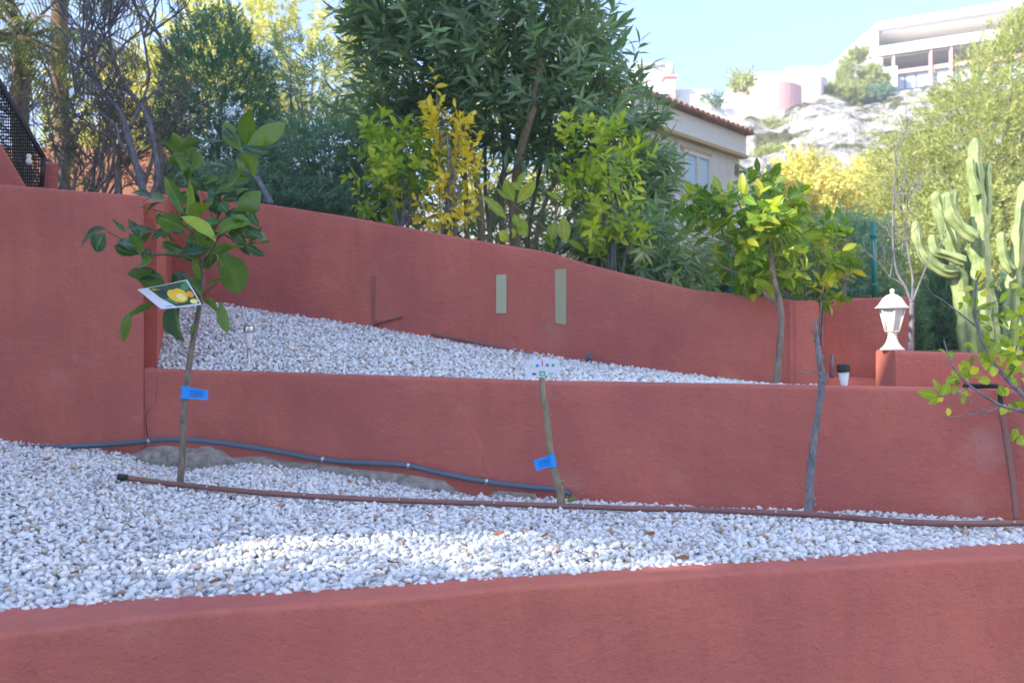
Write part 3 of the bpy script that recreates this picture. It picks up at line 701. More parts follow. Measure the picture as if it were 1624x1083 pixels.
# ------------------------------------------------------------------ lantern
lx, ld = X(1415, 4.42), 4.42; lz = 1.562
l_ = empty('lantern', (lx, ld, lz), 'white hexagonal garden lantern standing on the planter wall corner', 'lantern')
c = (lx, ld, lz)
mb = MB(); mb.lathe(c, [(.052, 0), (.052, .006), (.045, .011), (.036, .02), (.027, .034), (.021, .05), (.018, .066), (.021, .073), (.024, .076)], 24); mb.build('base', M['white'], l_, True)
mb = MB()
def hexp(r, z, k): a = k*math.pi/3+.35; return Vector((lx+r*math.cos(a), ld+r*math.sin(a), lz+z))
for k in range(6):
    mb.tube([hexp(.030, .082, k), hexp(.055, .182, k)], .0042, 5)
    mb.tube([hexp(.030, .082, k), hexp(.030, .082, k+1)], .004, 5); mb.tube([hexp(.055, .182, k), hexp(.055, .182, k+1)], .004, 5)
mb.lathe((lx, ld, lz+.076), [(.026, 0), (.031, .004), (.030, .009)], 6, .35); mb.build('frame', M['white'], l_, True)
for k in range(6):
    mb = MB(); a, b = hexp(.0295, .084, k), hexp(.0295, .084, k+1); e, g = hexp(.0535, .180, k+1), hexp(.0535, .180, k)
    n_ = (a+b)/2-Vector((lx, ld, a.z)); mb.prism([a, b, e, g], -n_.normalized()*.002); mb.build('pane', M['frosted'], l_, fixn=True)
mb = MB(); mb.lathe((lx, ld, lz+.180), [(.060, .004), (.072, 0), (.073, .003), (.060, .014), (.050, .028), (.040, .044), (.026, .056), (.014, .061), (.008, .064), (.007, .069), (.011, .074), (.010, .081), (.003, .086), (0, .087)], 24, .35); mb.build('roof', M['white'], l_, True)

# ------------------------------------------------------------------ solar stake lights
def solar(px, ytop, ybot, d, tilt, label, dark):
    h = (ybot-ytop)*d/F+.06; b = P(px, ybot, d)-Vector((0, 0, .06))
    s_ = empty('solar_light', b, label, 'solar light', 'solar stake lights on the upper bed')
    ax = Vector((tilt, 0, 1)).normalized(); at = lambda z: b+ax*z; r = .022
    mb = MB(); mb.tube([at(0), at(h-.115)], .0075, 10); mb.build('stake', M['steel'], s_, True)
    mb = MB(); mb.tube([at(h-.115), at(h-.105), at(h-.035)], [.009, .011, .024], 14); mb.build('lens', M['lens'], s_, True)
    mb = MB(); mb.tube([at(h-.035), at(h-.004)], [.0275, .0275], 18); mb.build('cap', M['black'] if dark else M['steel'], s_, True, bevel=.002)
    mb = MB(); mb.tube([at(h-.0035), at(h)], .024, 18); mb.build('solar_cell', M['darkglass'], s_, True)
solar(395, 516, 592, 5.06, 0.0, 'steel stake light on the upper gravel behind the lemon sapling', False)
solar(1341, 577, 612, 4.35, -.07, 'tilted dark capped stake light before the recess wall', True)
mb = MB(); p0 = P(1319, 605, 5.5); mb.tube([p0, P(1319, 580, 5.5), P(1320, 562, 5.5)], [.011, .010, .008], 8)
o = mb.build('garden_stake', M['bark_grey'], None, True); tag(o, 'thin pale stake standing on the low red step', 'stake')

# ------------------------------------------------------------------ trees in the lower bed
def trunk_mb(mb, pts, d0, radii, dd=None, knots=0, seed=0, n=10):
    random.seed(seed); q = []
    for i, (x, y) in enumerate(pts): q.append(P(x, y, d0+(dd[i] if dd else 0)))
    sp = smooth_path(q, 7); rr = lerp_list(radii, len(sp))
    rr = [r*(1+.10*mnoise.noise(Vector((k*.7, seed, 0)))) for k, r in enumerate(rr)]
    mb.tube(sp, rr, n)
    for k in range(knots):
        i = random.randint(4, len(sp)-6); a = random.uniform(0, 6.28); v = Vector((math.cos(a), -abs(math.sin(a))*.6, .5)).normalized()
        mb.tube([sp[i], sp[i]+v*rr[i]*1.1, sp[i]+v*rr[i]*1.75], [rr[i]*.55, rr[i]*.42, rr[i]*.15], 6)
    return sp
LD = on_ground(288, 781)[0]
t_ = empty('lemon_tree', P(288, 785, LD), 'young lemon sapling with large glossy leaves, picture card and blue tag', 'tree')
mb = MB()
trunk_mb(mb, [(291, 792), (288, 781), (286, 765), (288, 735), (290, 700), (292, 660), (293, 630), (297, 605), (301, 570), (308, 530), (314, 500), (318, 470), (321, 440), (319, 410), (314, 380), (306, 352), (303, 330)], LD, [.021, .015, .0145, .0135, .013, .0125, .0125, .0125, .0115, .0105, .010, .0095, .0085, .007, .006, .005], knots=12, seed=3)
mb.build('trunk', M['bark'], t_, True)
mb = MB()
for pts, r0, r1, dd in [
    ([(319, 410), (333, 372), (350, 335), (362, 300), (374, 262), (380, 240), (391, 216)], .006, .003, [0, .02, .04, .06, .06, .06, .07]),
    ([(314, 380), (308, 345), (312, 310), (308, 270), (303, 238)], .005, .002, [0, .03, .06, .08, .1]),
    ([(319, 420), (290, 408), (262, 404), (240, 404), (222, 400), (205, 385), (184, 375), (170, 367)], .005, .002, [0, -.04, -.08, -.1, -.1, -.1, -.1, -.1]),
    ([(320, 430), (338, 395), (352, 372), (375, 385), (395, 388)], .005, .002, [0, -.02, -.03, -.04, -.04]),
    ([(306, 352), (285, 345), (262, 338), (240, 332), (219, 328)], .0035, .0015, [0, -.03, -.03, 0, 0]),
    ([(300, 400), (275, 392), (268, 368), (262, 350)], .003, .0015, [0, -.04, -.08, -.1]),
    ([(321, 470), (340, 452), (352, 442)], .003, .0015, [0, -.02, -.03]),
    ([(322, 482), (310, 470), (262, 462)], .003, .002, [0, -.04, -.06]),
    ([(330, 385), (350, 350), (372, 345), (392, 360)], .003, .0015, [0, -.05, -.07, -.07]),
    ([(340, 355), (330, 325), (318, 300), (322, 275)], .003, .0015, [0, .03, .05, .06]),
    ([(312, 372), (290, 355), (268, 300), (262, 285)], .0025, .001, [0, -.06, -.08, -.08])]:
    q = smooth_path([P(x, y, LD+e) for (x, y), e in zip(pts, dd)], 5); mb.tube(q, lerp_list([r0, r1], len(q)), 6)
mb.build('branch', mat('green stem', (.07, .12, .03), .6), t_, True)
# leaves set out one by one: foot, tip, width, depth offset, bend, tone, facing (1 = upper side to us)
LV = [(170, 364, 117, 362, 19, -.12, .25, .05, 1), (166, 370, 147, 397, 25, -.14, .1, .08, 1), (200, 368, 170, 356, 19, -.1, .3, .3, 1), (198, 363, 246, 357, 15, -.12, .15, .12, 1),
 (226, 398, 180, 372, 36, -.14, .2, .08, 1), (222, 404, 215, 364, 19, -.16, .1, .5, -1), (222, 404, 180, 400, 18, -.11, .2, .2, 1), (228, 402, 236, 436, 22, -.12, -.1, .45, -1),
 (259, 440, 191, 425, 21, -.1, .2, .02, 1), (262, 470, 216, 430, 40, -.05, .1, .42, -1), (278, 478, 282, 542, 58, -.07, .25, .1, 1), (320, 470, 292, 428, 30, -.03, .15, .35, 1),
 (318, 446, 289, 414, 24, -.06, .1, .7, -1), (332, 396, 291, 414, 27, -.1, .2, .03, 1), (302, 402, 256, 391, 13, -.09, .1, .1, 1), (296, 416, 274, 404, 13, -.05, 0, .4, 1),
 (336, 403, 389, 384, 27, -.08, .15, .68, -1), (348, 398, 396, 472, 44, -.03, .2, .3, -1), (345, 374, 386, 334, 36, -.07, .15, .58, 1), (412, 362, 387, 327, 14, -.10, -.2, .05, 1),
 (394, 366, 418, 381, 10, -.12, .2, .05, 1), (374, 335, 413, 308, 32, -.02, .2, .55, -1), (296, 346, 338, 326, 32, -.12, .2, .98, -1), (294, 340, 332, 306, 26, -.09, .3, .75, 1),
 (288, 344, 346, 374, 28, -.14, .3, .9, 1), (308, 366, 339, 394, 26, -.1, .2, .78, -1), (326, 380, 353, 374, 16, -.08, .2, .1, 1), (318, 362, 346, 343, 20, -.06, .2, .4, 1),
 (292, 364, 258, 340, 28, -.1, .25, .5, 1), (294, 372, 262, 362, 20, -.07, .25, .15, 1), (291, 340, 265, 280, 19, -.11, .1, .45, 1), (242, 314, 205, 291, 13, -.08, .15, .06, 1),
 (262, 316, 221, 304, 22, -.06, .2, .45, 1), (258, 322, 226, 326, 20, -.03, .2, .12, 1), (344, 302, 398, 294, 30, 0, .2, .3, 1), (352, 318, 394, 306, 24, .02, .2, .15, 1),
 (390, 232, 394, 171, 27, .05, .15, .62, -1), (392, 232, 449, 191, 32, .03, .15, .8, -1), (391, 236, 434, 219, 22, .01, .1, .95, -1), (383, 232, 430, 252, 16, .0, .1, .05, 1),
 (379, 248, 422, 266, 30, .04, .1, .72, -1), (383, 240, 341, 185, 25, .04, .1, .5, -1), (376, 226, 343, 190, 11, .03, .1, .05, 1), (391, 212, 371, 194, 13, .05, .2, .1, 1), (376, 250, 386, 277, 18, .06, 0, .4, 1),
 (305, 231, 353, 219, 14, .08, .2, .15, 1), (304, 247, 279, 213, 25, .1, .2, .55, -1), (281, 241, 259, 224, 14, .1, .1, .45, -1), (301, 236, 291, 197, 14, .11, .2, .15, 1),
 (306, 240, 271, 263, 22, .1, .2, .42, -1), (306, 236, 323, 277, 22, .08, .1, .5, -1), (322, 272, 347, 250, 24, .08, .2, .45, 1), (310, 262, 283, 288, 22, .09, .2, .4, 1),
 (312, 275, 296, 298, 18, .1, .1, .3, 1), (318, 285, 342, 292, 20, .09, .1, .2, 1), (326, 292, 350, 272, 18, .1, .1, .45, 1), (300, 272, 268, 280, 18, .09, .2, .35, 1), (330, 300, 352, 316, 22, .05, .1, .2, 1),
 (342, 292, 372, 282, 22, .03, .1, .18, 1), (358, 288, 392, 276, 20, .04, .1, .45, 1), (306, 330, 284, 348, 20, -.02, .1, .05, 1), (346, 320, 362, 338, 18, .0, .1, .3, 1),
 (392, 384, 428, 378, 14, -.05, .2, .3, 1), (394, 386, 430, 392, 14, -.05, .2, .12, 1), (390, 388, 412, 403, 12, -.06, .1, .1, 1), (396, 380, 420, 370, 12, -.05, .1, .45, 1), (386, 378, 410, 366, 13, -.03, .1, .3, 1),
 (322, 478, 352, 479, 15, -.06, .1, .35, -1), (350, 478, 359, 533, 19, -.06, .05, .45, -1), (327, 452, 352, 441, 10, -.05, .2, .4, 1), (247, 481, 207, 492, 11, -.07, .2, .3, -1), (209, 491, 177, 540, 18, -.07, .1, .55, -1),
 (318, 470, 307, 492, 10, -.04, .1, .2, 1), (310, 512, 302, 530, 8, -.04, .1, .4, 1), (302, 424, 330, 408, 18, .02, .1, .15, 1), (312, 345, 300, 318, 22, .02, .2, .2, 1), (334, 330, 352, 322, 16, .03, .1, .12, 1),
 (366, 344, 392, 356, 24, -.04, .1, .6, 1), (360, 362, 394, 376, 22, -.03, .1, .25, 1), (372, 300, 408, 318, 24, .03, .15, .62, -1), (280, 300, 262, 320, 16, .0, .1, .2, 1)]
random.seed(5)
for k in range(54):   # smaller leaves filling the inside of the crown
    cx0, cy0, sp_ = random.choice(((300, 345, 34), (355, 365, 30), (330, 310, 30), (300, 250, 26), (300, 390, 30), (370, 320, 22), (250, 360, 22), (305, 400, 25), (230, 385, 14), (385, 345, 26), (395, 385, 20), (350, 305, 28), (372, 292, 24), (340, 395, 24)))
    x, y = random.gauss(cx0, sp_*.5), random.gauss(cy0, sp_*.5); a = random.uniform(0, 6.28); l_ = random.uniform(22, 40)
    LV.append((x, y, x+l_*math.cos(a), y+l_*math.sin(a)*.8, l_*random.uniform(.4, .6), random.uniform(.0, .10), .2, random.random()**1.5*.6, random.choice((1, 1, -1))))
B_, D_, NR, LL, WW, BB, RN = [], [], [], [], [], [], []
for x0, y0, x1, y1, wd, e, bd, tone, fac in LV:
    a = P(x0, y0, LD+e); tz = random.uniform(-.035, .02); b = P(x1, y1, LD+e+tz); dv = b-a
    nn = Vector((random.uniform(-.7, .7), -1, random.uniform(.2, 1.3)))
    if fac < 0: nn = Vector((random.uniform(-.6, .6), .9, random.uniform(-.3, 1)))
    B_.append(a); D_.append(dv.normalized()); NR.append(nn); LL.append(dv.length*1.04); WW.append(wd*1.15*LD/F); BB.append(random.choice((-1, 1, 1))*random.uniform(.15, .8)); RN.append(tone)
leaves('crown', [tuple(v) for v in B_], [tuple(v) for v in D_], [tuple(v) for v in NR], LL, WW, M['lemon_leaf'], t_, bend=BB, fold=.38, K=11, rnd=np.array(RN), roundish=True)
# picture card
CT = [P(218, 459, LD-.12), P(297, 443, LD-.07), P(320, 483, LD-.10), P(255, 490, LD-.15)]
def cardpt(u, v, off=0):
    p = CT[0].lerp(CT[1], u).lerp(CT[3].lerp(CT[2], u), v)
    n = (CT[1]-CT[0]).cross(CT[3]-CT[0]).normalized(); n = n if n.y < 0 else -n
    return p+n*(off-.004*math.sin(u*math.pi))
c_ = empty('plant_card', CT[2], 'curved picture card of yellow lemons hanging in the lemon sapling', 'plant label')
def card_poly(name, uvs, off, m, grid=False):
    mb = MB()
    if grid:
        mb.quadgrid([[cardpt(u, v, off) for v in np.linspace(0, 1, 6)] for u in np.linspace(0, 1, 12)]); mb.quadgrid([[cardpt(u, v, off-.0015) for v in np.linspace(1, 0, 6)] for u in np.linspace(0, 1, 12)])
        return mb.build(name, m, c_, True)
    uc = sum(a for a, b in uvs)/len(uvs); vc = sum(b for a, b in uvs)/len(uvs)
    rows = [[cardpt(uc+(a-uc)*s, vc+(b-vc)*s, off) for a, b in uvs+[uvs[0]]] for s in (0.02, .35, .7, 1)]
    mb.quadgrid(rows); return mb.build(name, m, c_, False)
def disc(u, v, a, b, n=20, rot=0): return [(u+a*math.cos(t)*math.cos(rot)-b*math.sin(t)*math.sin(rot), v+a*math.cos(t)*math.sin(rot)+b*math.sin(t)*math.cos(rot)) for t in np.linspace(0, 2*math.pi, n, endpoint=False)]
card_poly('card_sheet', None, 0, M['card'], True)
card_poly('photo_background', [(.20, .04), (.95, .04), (.97, .5), (.97, .94), (.40, .94), (.24, .50)], .0006, M['card_green'])
card_poly('printed_leaf', [(.72, .06), (.94, .06), (.94, .34), (.80, .40)], .0009, M['card_leaf'])
card_poly('printed_leaf', [(.30, .60), (.42, .55), (.62, .90), (.50, .93)], .0009, M['card_leaf'])
card_poly('printed_lemon', disc(.44, .12, .20, .085), .0010, M['lemon2'])
card_poly('printed_lemon', disc(.60, .13, .11, .08), .0012, M['lemon'])
card_poly('printed_lemon', disc(.62, .52, .20, .30), .0014, M['lemon'])
card_poly('printed_lemon', disc(.66, .60, .09, .15), .0016, M['lemon3'])
card_poly('printed_lemon', disc(.88, .56, .07, .13), .0014, M['lemon2'])
card_poly('printed_lemon_slice', disc(.87, .84, .09, .09), .0016, M['lemon3'])
card_poly('printed_dark', [(.30, .16), (.46, .22), (.40, .42), (.30, .30)], .0012, M['dark_print'])
for k in range(3): card_poly('printed_line', [(.18+.05*k, .88), (.215+.05*k, .88), (.22+.05*k, .93), (.185+.05*k, .93)], .0008, M['icon_b'])
# blue tags
def blue_tag(quad, d, ring, label):
    q = [P(x, y, d) for x, y in quad]; t = empty('tree_tag', q[0], label, 'tag', 'blue tags on the trunks')
    mb = MB(); rows = []
    for k in range(13):
        s = k/12; a = q[0].lerp(q[1], s); b = q[3].lerp(q[2], s); off = Vector((0, .006*math.sin(s*5), 0))
        rows.append([a+off, a.lerp(b, .5)+off+Vector((0, .002, 0)), b+off])
    mb.quadgrid(rows); mb.quadgrid([[p+Vector((0, .0014, 0)) for p in reversed(r_)] for r_ in rows]); mb.build('strap', M['blue_tag'], t, True)
    c0 = P(*ring[:2], d+.016); c1 = P(*ring[2:], d+.016); mb = MB(); mb.tube([c0, c1], ring_r, 16, False); mb.build('loop', M['blue_tag'], t, True)
    for k in range(3):
        s = .28+.22*k; mb = MB(); a = q[0].lerp(q[3], s).lerp(q[1].lerp(q[2], s), .25); b = q[0].lerp(q[3], s).lerp(q[1].lerp(q[2], s), .85)
        h_ = Vector((0, 0, .0012)); mb.v = [tuple(p+Vector((0, -.003-.006*0, 0))) for p in (a-h_, b-h_, b+h_, a+h_)]; mb.f = [(0, 1, 2, 3)]; mb.build('printed_line', M['tag_ink'], t)
ring_r = .0165
blue_tag([(291, 613), (331, 619), (330, 634), (291, 632)], LD-.018, (293, 632, 294, 612), 'blue plastic tag wrapped on the lemon sapling trunk')
for cx_, cy_, d_, r_, cat_ in ((288, 768, LD, .018, 0),):
    mb = MB(); p = P(cx_, cy_, d_); mb.tube([p+Vector((r_*math.cos(a), r_*math.sin(a), .012*math.cos(a))) for a in np.linspace(0, 6.2, 16)]+[p+Vector((.03, -.01, .02))], .0016, 5)
    o = mb.build('tie_wire', M['green_tie'], None, True); tag(o, 'green tie wire round the lemon sapling and the brown pipe', 'tie wire')
# pruned trunk with its card
TD = on_ground(890, 811)[0]
t_ = empty('pruned_tree', P(890, 812, TD), 'bare tan sapling trunk cut off flat at the top, with blue tag', 'tree trunk')
mb = MB(); trunk_mb(mb, [(891, 818), (890, 805), (889, 785), (886, 768), (879, 748), (873, 720), (870, 690), (866, 650), (861, 625), (859, 599)], TD, [.0165, .0165, .016, .017, .0155, .014, .0135, .013, .012, .0115], knots=3, seed=9, n=12); mb.build('trunk', M['bark_pale'], t_, True)
blue_tag([(876, 721), (846, 730), (850, 746), (878, 739)], TD-.02, (873, 720, 877, 740), 'blue plastic tag sticking out left of the cut trunk')
mb = MB(); p = P(890, 804, TD)
mb.tube([p+Vector((.02*math.cos(a), .02*math.sin(a), .012*math.cos(a))) for a in np.linspace(2.5, 8.4, 16)]+[P(905, 797, TD-.01), P(911, 788, TD)], .0016, 5)
o = mb.build('tie_wire', M['green_tie'], None, True); tag(o, 'green tie wire round the foot of the cut trunk', 'tie wire')
c_ = empty('plant_card', P(859, 600, TD), 'white card with small coloured symbols on top of the cut trunk', 'plant label')
mb = MB(); mb.prism([P(835, 571, TD-.012), P(886, 569, TD-.012), P(888, 594, TD-.012), P(836, 598, TD-.012)], (0, .003, 0)); mb.build('card_sheet', M['card'], c_, fixn=True)
for px_, py_, w_, h2, mk in ((843, 581, 2.2, 2.6, 'icon_y'), (852, 580, 2.8, 2.8, 'icon_b'), (860, 576, 1.0, 5.5, 'icon_p'), (868, 579, 2.2, 2.6, 'icon_v'), (877, 579, 2.6, 2.6, 'icon_g'), (847, 593, 3.0, 1.4, 'dark_print'), (860, 592, 4.6, 3.6, 'icon_g'), (874, 592, 4.2, .7, 'icon_g')):
    mb = MB(); rnd_ = mk not in ('dark_print',) and w_ < 3
    pts = disc(0, 0, w_, h2, 12) if rnd_ else [(-w_, -h2), (w_, -h2), (w_, h2), (-w_, h2)]
    mb.prism([P(px_+a, py_+b, TD-.0135) for a, b in pts], (0, .0012, 0)); mb.build('printed_symbol', M[mk], c_, fixn=True)
mb = MB(); mb.prism([P(860+a, 592.5+b, TD-.0145) for a, b in disc(0, 0, 2.4, 1.8, 12)], (0, .0009, 0)); mb.build('printed_symbol', M['card'], c_, fixn=True)
# knobbly grey trunk at the right
RD = on_ground(1281, 829)[0]
t_ = empty('grey_tree', P(1281, 830, RD), 'knobbly grey sapling trunk with a broken forked top', 'tree')
mb = MB(); trunk_mb(mb, [(1279, 838), (1282, 824), (1283, 800), (1285, 760), (1289, 715), (1294, 675), (1300, 640), (1304, 605), (1305, 597), (1300, 575), (1297, 552), (1295, 530), (1293, 508)], RD, [.026, .019, .0165, .0155, .014, .0125, .0125, .0135, .013, .011, .010, .007, .004], knots=26, seed=21, n=10)
trunk_mb(mb, [(1279, 826), (1272, 831), (1266, 834)], RD-.02, [.012, .008, .003], seed=2); trunk_mb(mb, [(1284, 826), (1290, 832), (1293, 835)], RD-.02, [.012, .008, .003], seed=4)
trunk_mb(mb, [(1304, 606), (1309, 600), (1311, 592)], RD-.01, [.009, .007, .005], seed=5)
mb.build('trunk', M['bark_grey'], t_, True)
for pts in ([(1299, 578), (1294, 583), (1288, 592)], [(1298, 575), (1308, 570), (1318, 562)], [(1296, 590), (1275, 592), (1262, 588), (1252, 582)], [(1296, 545), (1290, 530), (1280, 515)], [(1294, 520), (1300, 500), (1303, 480)]):
    q = smooth_path([P(x, y, RD) for x, y in pts], 4); mb = MB(); mb.tube(q, lerp_list([.0035, .0015], len(q)), 5); mb.build('twig', M['bark_dark'], t_, True)

random.seed(11)
# dry leaves and twigs on the gravel
for k in range(18):
    lo, hi, where = ((10, 190, 'at the left edge'), (215, 330, 'near the lemon sapling'), (380, 780, 'between the lemon sapling and the cut trunk'), (830, 950, 'near the cut trunk'), (1000, 1210, 'between the cut trunk and the grey trunk'), (1340, 1600, 'right of the grey trunk'))[k//3]
    t0, dep = ((.1, 'close to the foreground wall'), (.38, 'midway across the gravel'), (.85, 'behind the brown pipe'))[k % 3]
    t = t0+random.uniform(-.06, .06); px = random.uniform(lo, hi); d, z = G1(px, t*.95); mb = MB(); a = random.uniform(0, 6.28); l = random.uniform(.02, .045); wv = l*.3
    u = Vector((math.cos(a), math.sin(a), random.uniform(-.1, .3))); v = Vector((-math.sin(a), math.cos(a), .2)); p = Vector((X(px, d), d, z+.027))
    mb.quadgrid([[p+u*l*s-v*wv*math.sin(s*3.14)+Vector((0, 0, .006*abs(s-.5))), p+u*l*s, p+u*l*s+v*wv*math.sin(s*3.14)+Vector((0, 0, .008*s))] for s in (0.02, .25, .5, .75, .98)])
    o = mb.build('dry_leaf', M['dry_leaf'], None, True); tag(o, 'brown dry leaf '+where+', '+dep, 'leaf', 'dry leaves on the gravel')
for px, py, nl, lab in ((512, 740, 9, 'tiny green weed sprouting by the bare concrete strip'), (232, 768, 5, 'tiny weed sprig in front of the brown pipe end'), (906, 800, 6, 'tiny green weed sprouting beside the cut trunk')):
    d, z = on_ground(px, py); v = np.array([[X(px, d), d, z+.01]]*nl)
    o = leaves('weed', v, RNG.normal(size=(nl, 3))*np.array([.7, .7, .2])+np.array([0, 0, 1]), RNG.normal(size=(nl, 3)), .035, .008, M['citrus_leaf'], K=4, bend=.3); tag(o, lab, 'weed')

# ------------------------------------------------------------------ oleander
def tree(name, label, cat, poly, dc, T, Rp, n, m, Ls, lL, lW, mt, up=.4, gap=0, gf=1.5, group=None, stems=(), barkm='bark_dark', foot=None, stem_n=0, **kw):
    Q, c = crown_pts(poly, dc, T, Rp, n, gap, gf, kw.pop('jag', 12))
    foot = foot or (np.mean([p[0] for p in poly]), max(p[1] for p in poly)); f = P(foot[0], foot[1], dc)
    t_ = empty(name, f, label, cat, group)
    ax = unit(unit(Q-c)*np.array([1, 1, .6])+np.array([0, 0, up])+RNG.normal(size=Q.shape)*.35)
    shoots('crown', Q-ax*Ls*.5, ax, m, Ls, lL, lW, mt, t_, **kw)
    mb = MB()
    for pts, r0, r1 in stems:
        q = smooth_path([P(x, y, dc+e) for x, y, e in pts], 5); rr = lerp_list([r0, r1], len(q)); mb.tube(q, [a*(1+.12*mnoise.noise(Vector((k*.5, r0*99, 2)))) for k, a in enumerate(rr)], 7)
    if stem_n:   # limbs out to random places in the crown
        for q in Q[RNG.choice(len(Q), stem_n)]:
            q = Vector(q); st = f+Vector((random.uniform(-.04, .04), random.uniform(-.04, .04), -.1)); mid = st.lerp(q, .5)+Vector((random.gauss(0, .04), random.gauss(0, .04), .08))*(q-st).length
            pth = smooth_path([st, mid, q], 5); r0 = kw.get('_r', .006)*1; mb.tube(pth, lerp_list([stem_r*1.0, stem_r*.3], len(pth)), 5)
    if mb.v: mb.build('trunk', M[barkm], t_, True)
    return t_
stem_r = .012
ol_poly = [(560, -160), (565, 0), (578, 60), (596, 110), (585, 160), (592, 205), (640, 215), (690, 190), (740, 215), (800, 235), (850, 250), (890, 260), (930, 300), (900, 340), (930, 400), (975, 425), (1020, 440), (1030, 420), (1038, 330), (1026, 262), (1004, 205), (974, 155), (958, 118), (975, 80), (940, 70), (935, 20), (930, -60), (900, -160)]
tree('oleander', 'large dark green oleander with long narrow leaves above the sloping wall', 'shrub', ol_poly, 7.3, .85, 110, 1300, 15, .36, .135, .030, M['oleander'], up=.5, gap=.10, gf=2.0, K=4, ang=52, droop=.22, bend=.15, fold=.3, jag=14,
     stems=[([(820, 430, .1), (815, 330, 0), (826, 240, -.3), (848, 160, -.5), (862, 60, -.4)], .04, .022), ([(800, 430, .2), (795, 330, .2), (800, 250, .1), (790, 120, 0)], .025, .014), ([(765, 430, 0), (762, 330, -.1), (745, 230, -.2), (715, 120, -.2), (700, 20, 0)], .03, .016),
            ([(745, 430, .2), (740, 340, .3), (738, 200, .3), (760, 60, .3)], .022, .012), ([(770, 430, .1), (790, 300, .2), (840, 180, .2), (900, 80, .2)], .022, .012), ([(720, 430, .2), (718, 320, .2), (680, 220, .1), (640, 120, 0)], .02, .01),
            ([(700, 430, .3), (712, 300, .3), (720, 180, .3), (715, 60, .2)], .02, .01), ([(840, 440, .2), (862, 330, .1), (905, 240, 0), (950, 160, 0)], .02, .01), ([(860, 440, .2), (900, 350, .1), (960, 280, 0), (1010, 230, 0)], .02, .009),
            ([(785, 430, .4), (770, 300, .5), (772, 150, .5)], .02, .01), ([(830, 430, .4), (850, 300, .4), (880, 170, .4)], .02, .01), ([(812, 330, 0), (800, 290, .1), (805, 200, .1), (815, 110, .1)], .018, .009)], barkm='bark_pale')
tree('oleander', 'lower skirt of oleander shoots hanging over the wall left of the beige house', 'shrub', [(915, 370), (980, 372), (1045, 372), (1095, 412), (1112, 445), (1100, 474), (1040, 468), (980, 440), (930, 400)], 6.35, .45, 60, 170, 14, .30, .12, .02, M['oleander'], up=.1, K=4, ang=50, droop=.4, bend=.25, fold=.3, jag=8, rbias=.05, stem_n=8, foot=(1010, 470))
# dim undergrowth behind the stems
tree('shrub', 'dim undergrowth behind the grey oleander stems', 'shrub', [(560, 190), (700, 170), (900, 200), (950, 330), (900, 440), (700, 420), (560, 380)], 8.7, .6, 60, 520, 12, .3, .11, .024, M['oleander'], up=.3, K=3, jag=10, stem_n=10, foot=(740, 430))

# ------------------------------------------------------------------ evergreens left of the oleander
tree('cypress', 'dense dark green conifer standing left of the oleander', 'tree', [(262, 330), (258, 200), (262, 90), (290, 40), (330, 22), (372, 20), (395, 60), (420, 100), (432, 180), (440, 330)], 9.0, .6, 60, 2900, 12, .14, .045, .011, M['cypress'], up=.9, K=1, ang=38, droop=0, jag=7, gap=.08, gf=3, stem_n=6, foot=(345, 340))
tree('hedge_tree', 'grey green feathery evergreen between the dark conifer and the oleander', 'tree', [(400, 345), (425, 240), (440, 210), (470, 195), (500, 205), (560, 185), (610, 200), (640, 260), (640, 345)], 8.4, .6, 60, 2200, 12, .16, .05, .011, M['sage'], up=.2, K=1, ang=42, droop=.25, jag=9, gap=.14, gf=3, stem_n=10, foot=(520, 350))
tree('loose_tree', 'thin airy grey green tree top rising before the yellow sunlit tree', 'tree', [(425, 200), (430, 90), (455, 40), (490, 60), (520, 90), (545, 60), (560, 130), (600, 160), (600, 210)], 9.6, .5, 50, 420, 11, .18, .055, .012, M['sage'], up=.6, K=1, ang=40, jag=9, gap=.25, gf=4, stem_n=14, foot=(510, 330))
tree('evergreen', 'dark evergreen bush low against the left end of the sloping wall', 'bush', [(270, 345), (262, 290), (300, 262), (360, 265), (420, 275), (480, 290), (560, 300), (580, 350)], 7.9, .4, 30, 1100, 12, .14, .05, .012, M['sage'], up=.3, K=1, droop=.2, jag=7, stem_n=6, foot=(400, 340))
mb = MB(); q = smooth_path([P(431, 325, 6.9), P(415, 295, 7.0), P(398, 268, 7.1), P(380, 235, 7.3)], 4); mb.tube(q, lerp_list([.022, .014], len(q)), 8)
o = mb.build('leaning_branch', M['bark_grey'], None, True); tag(o, 'bare grey branch leaning over the wall behind the lemon sapling', 'branch')

# ------------------------------------------------------------------ bare shrubs, palms and lit trees at the left
def bare(label, feet, d, n, seed, ln, depth, lean=0, r=.022):
    random.seed(seed); f = P(*feet, d); mb = MB(); t_ = empty('bare_shrub', f, label, 'shrub')
    for k in range(n):
        grow(mb, f+Vector((random.uniform(-.25, .25), random.uniform(-.25, .25), -.15)), (random.gauss(lean, .38), random.gauss(0, .25), 1), ln*random.uniform(.8, 1.15), r*random.uniform(.6, 1.1), depth, .55, .12, .0028, 4, 6)
    mb.build('trunk', M['bark_dark'], t_, True)
bare('leafless grey shrub with forking stems left of the dark conifer', (232, 310), 7.6, 4, 5, .55, 6, -.12, .028)
bare('leafless twiggy shrub behind the middle of the tall left wall', (160, 310), 7.9, 5, 8, .52, 6, .0, .02)
bare('leafless twiggy shrub behind the small red pillar', (85, 310), 8.6, 4, 15, .55, 6, .05, .02)
mb = MB(); t_ = empty('bare_tree', P(236, 310, 7.2), 'grey leafless tree with two bowed limbs beside the conifer', 'tree')
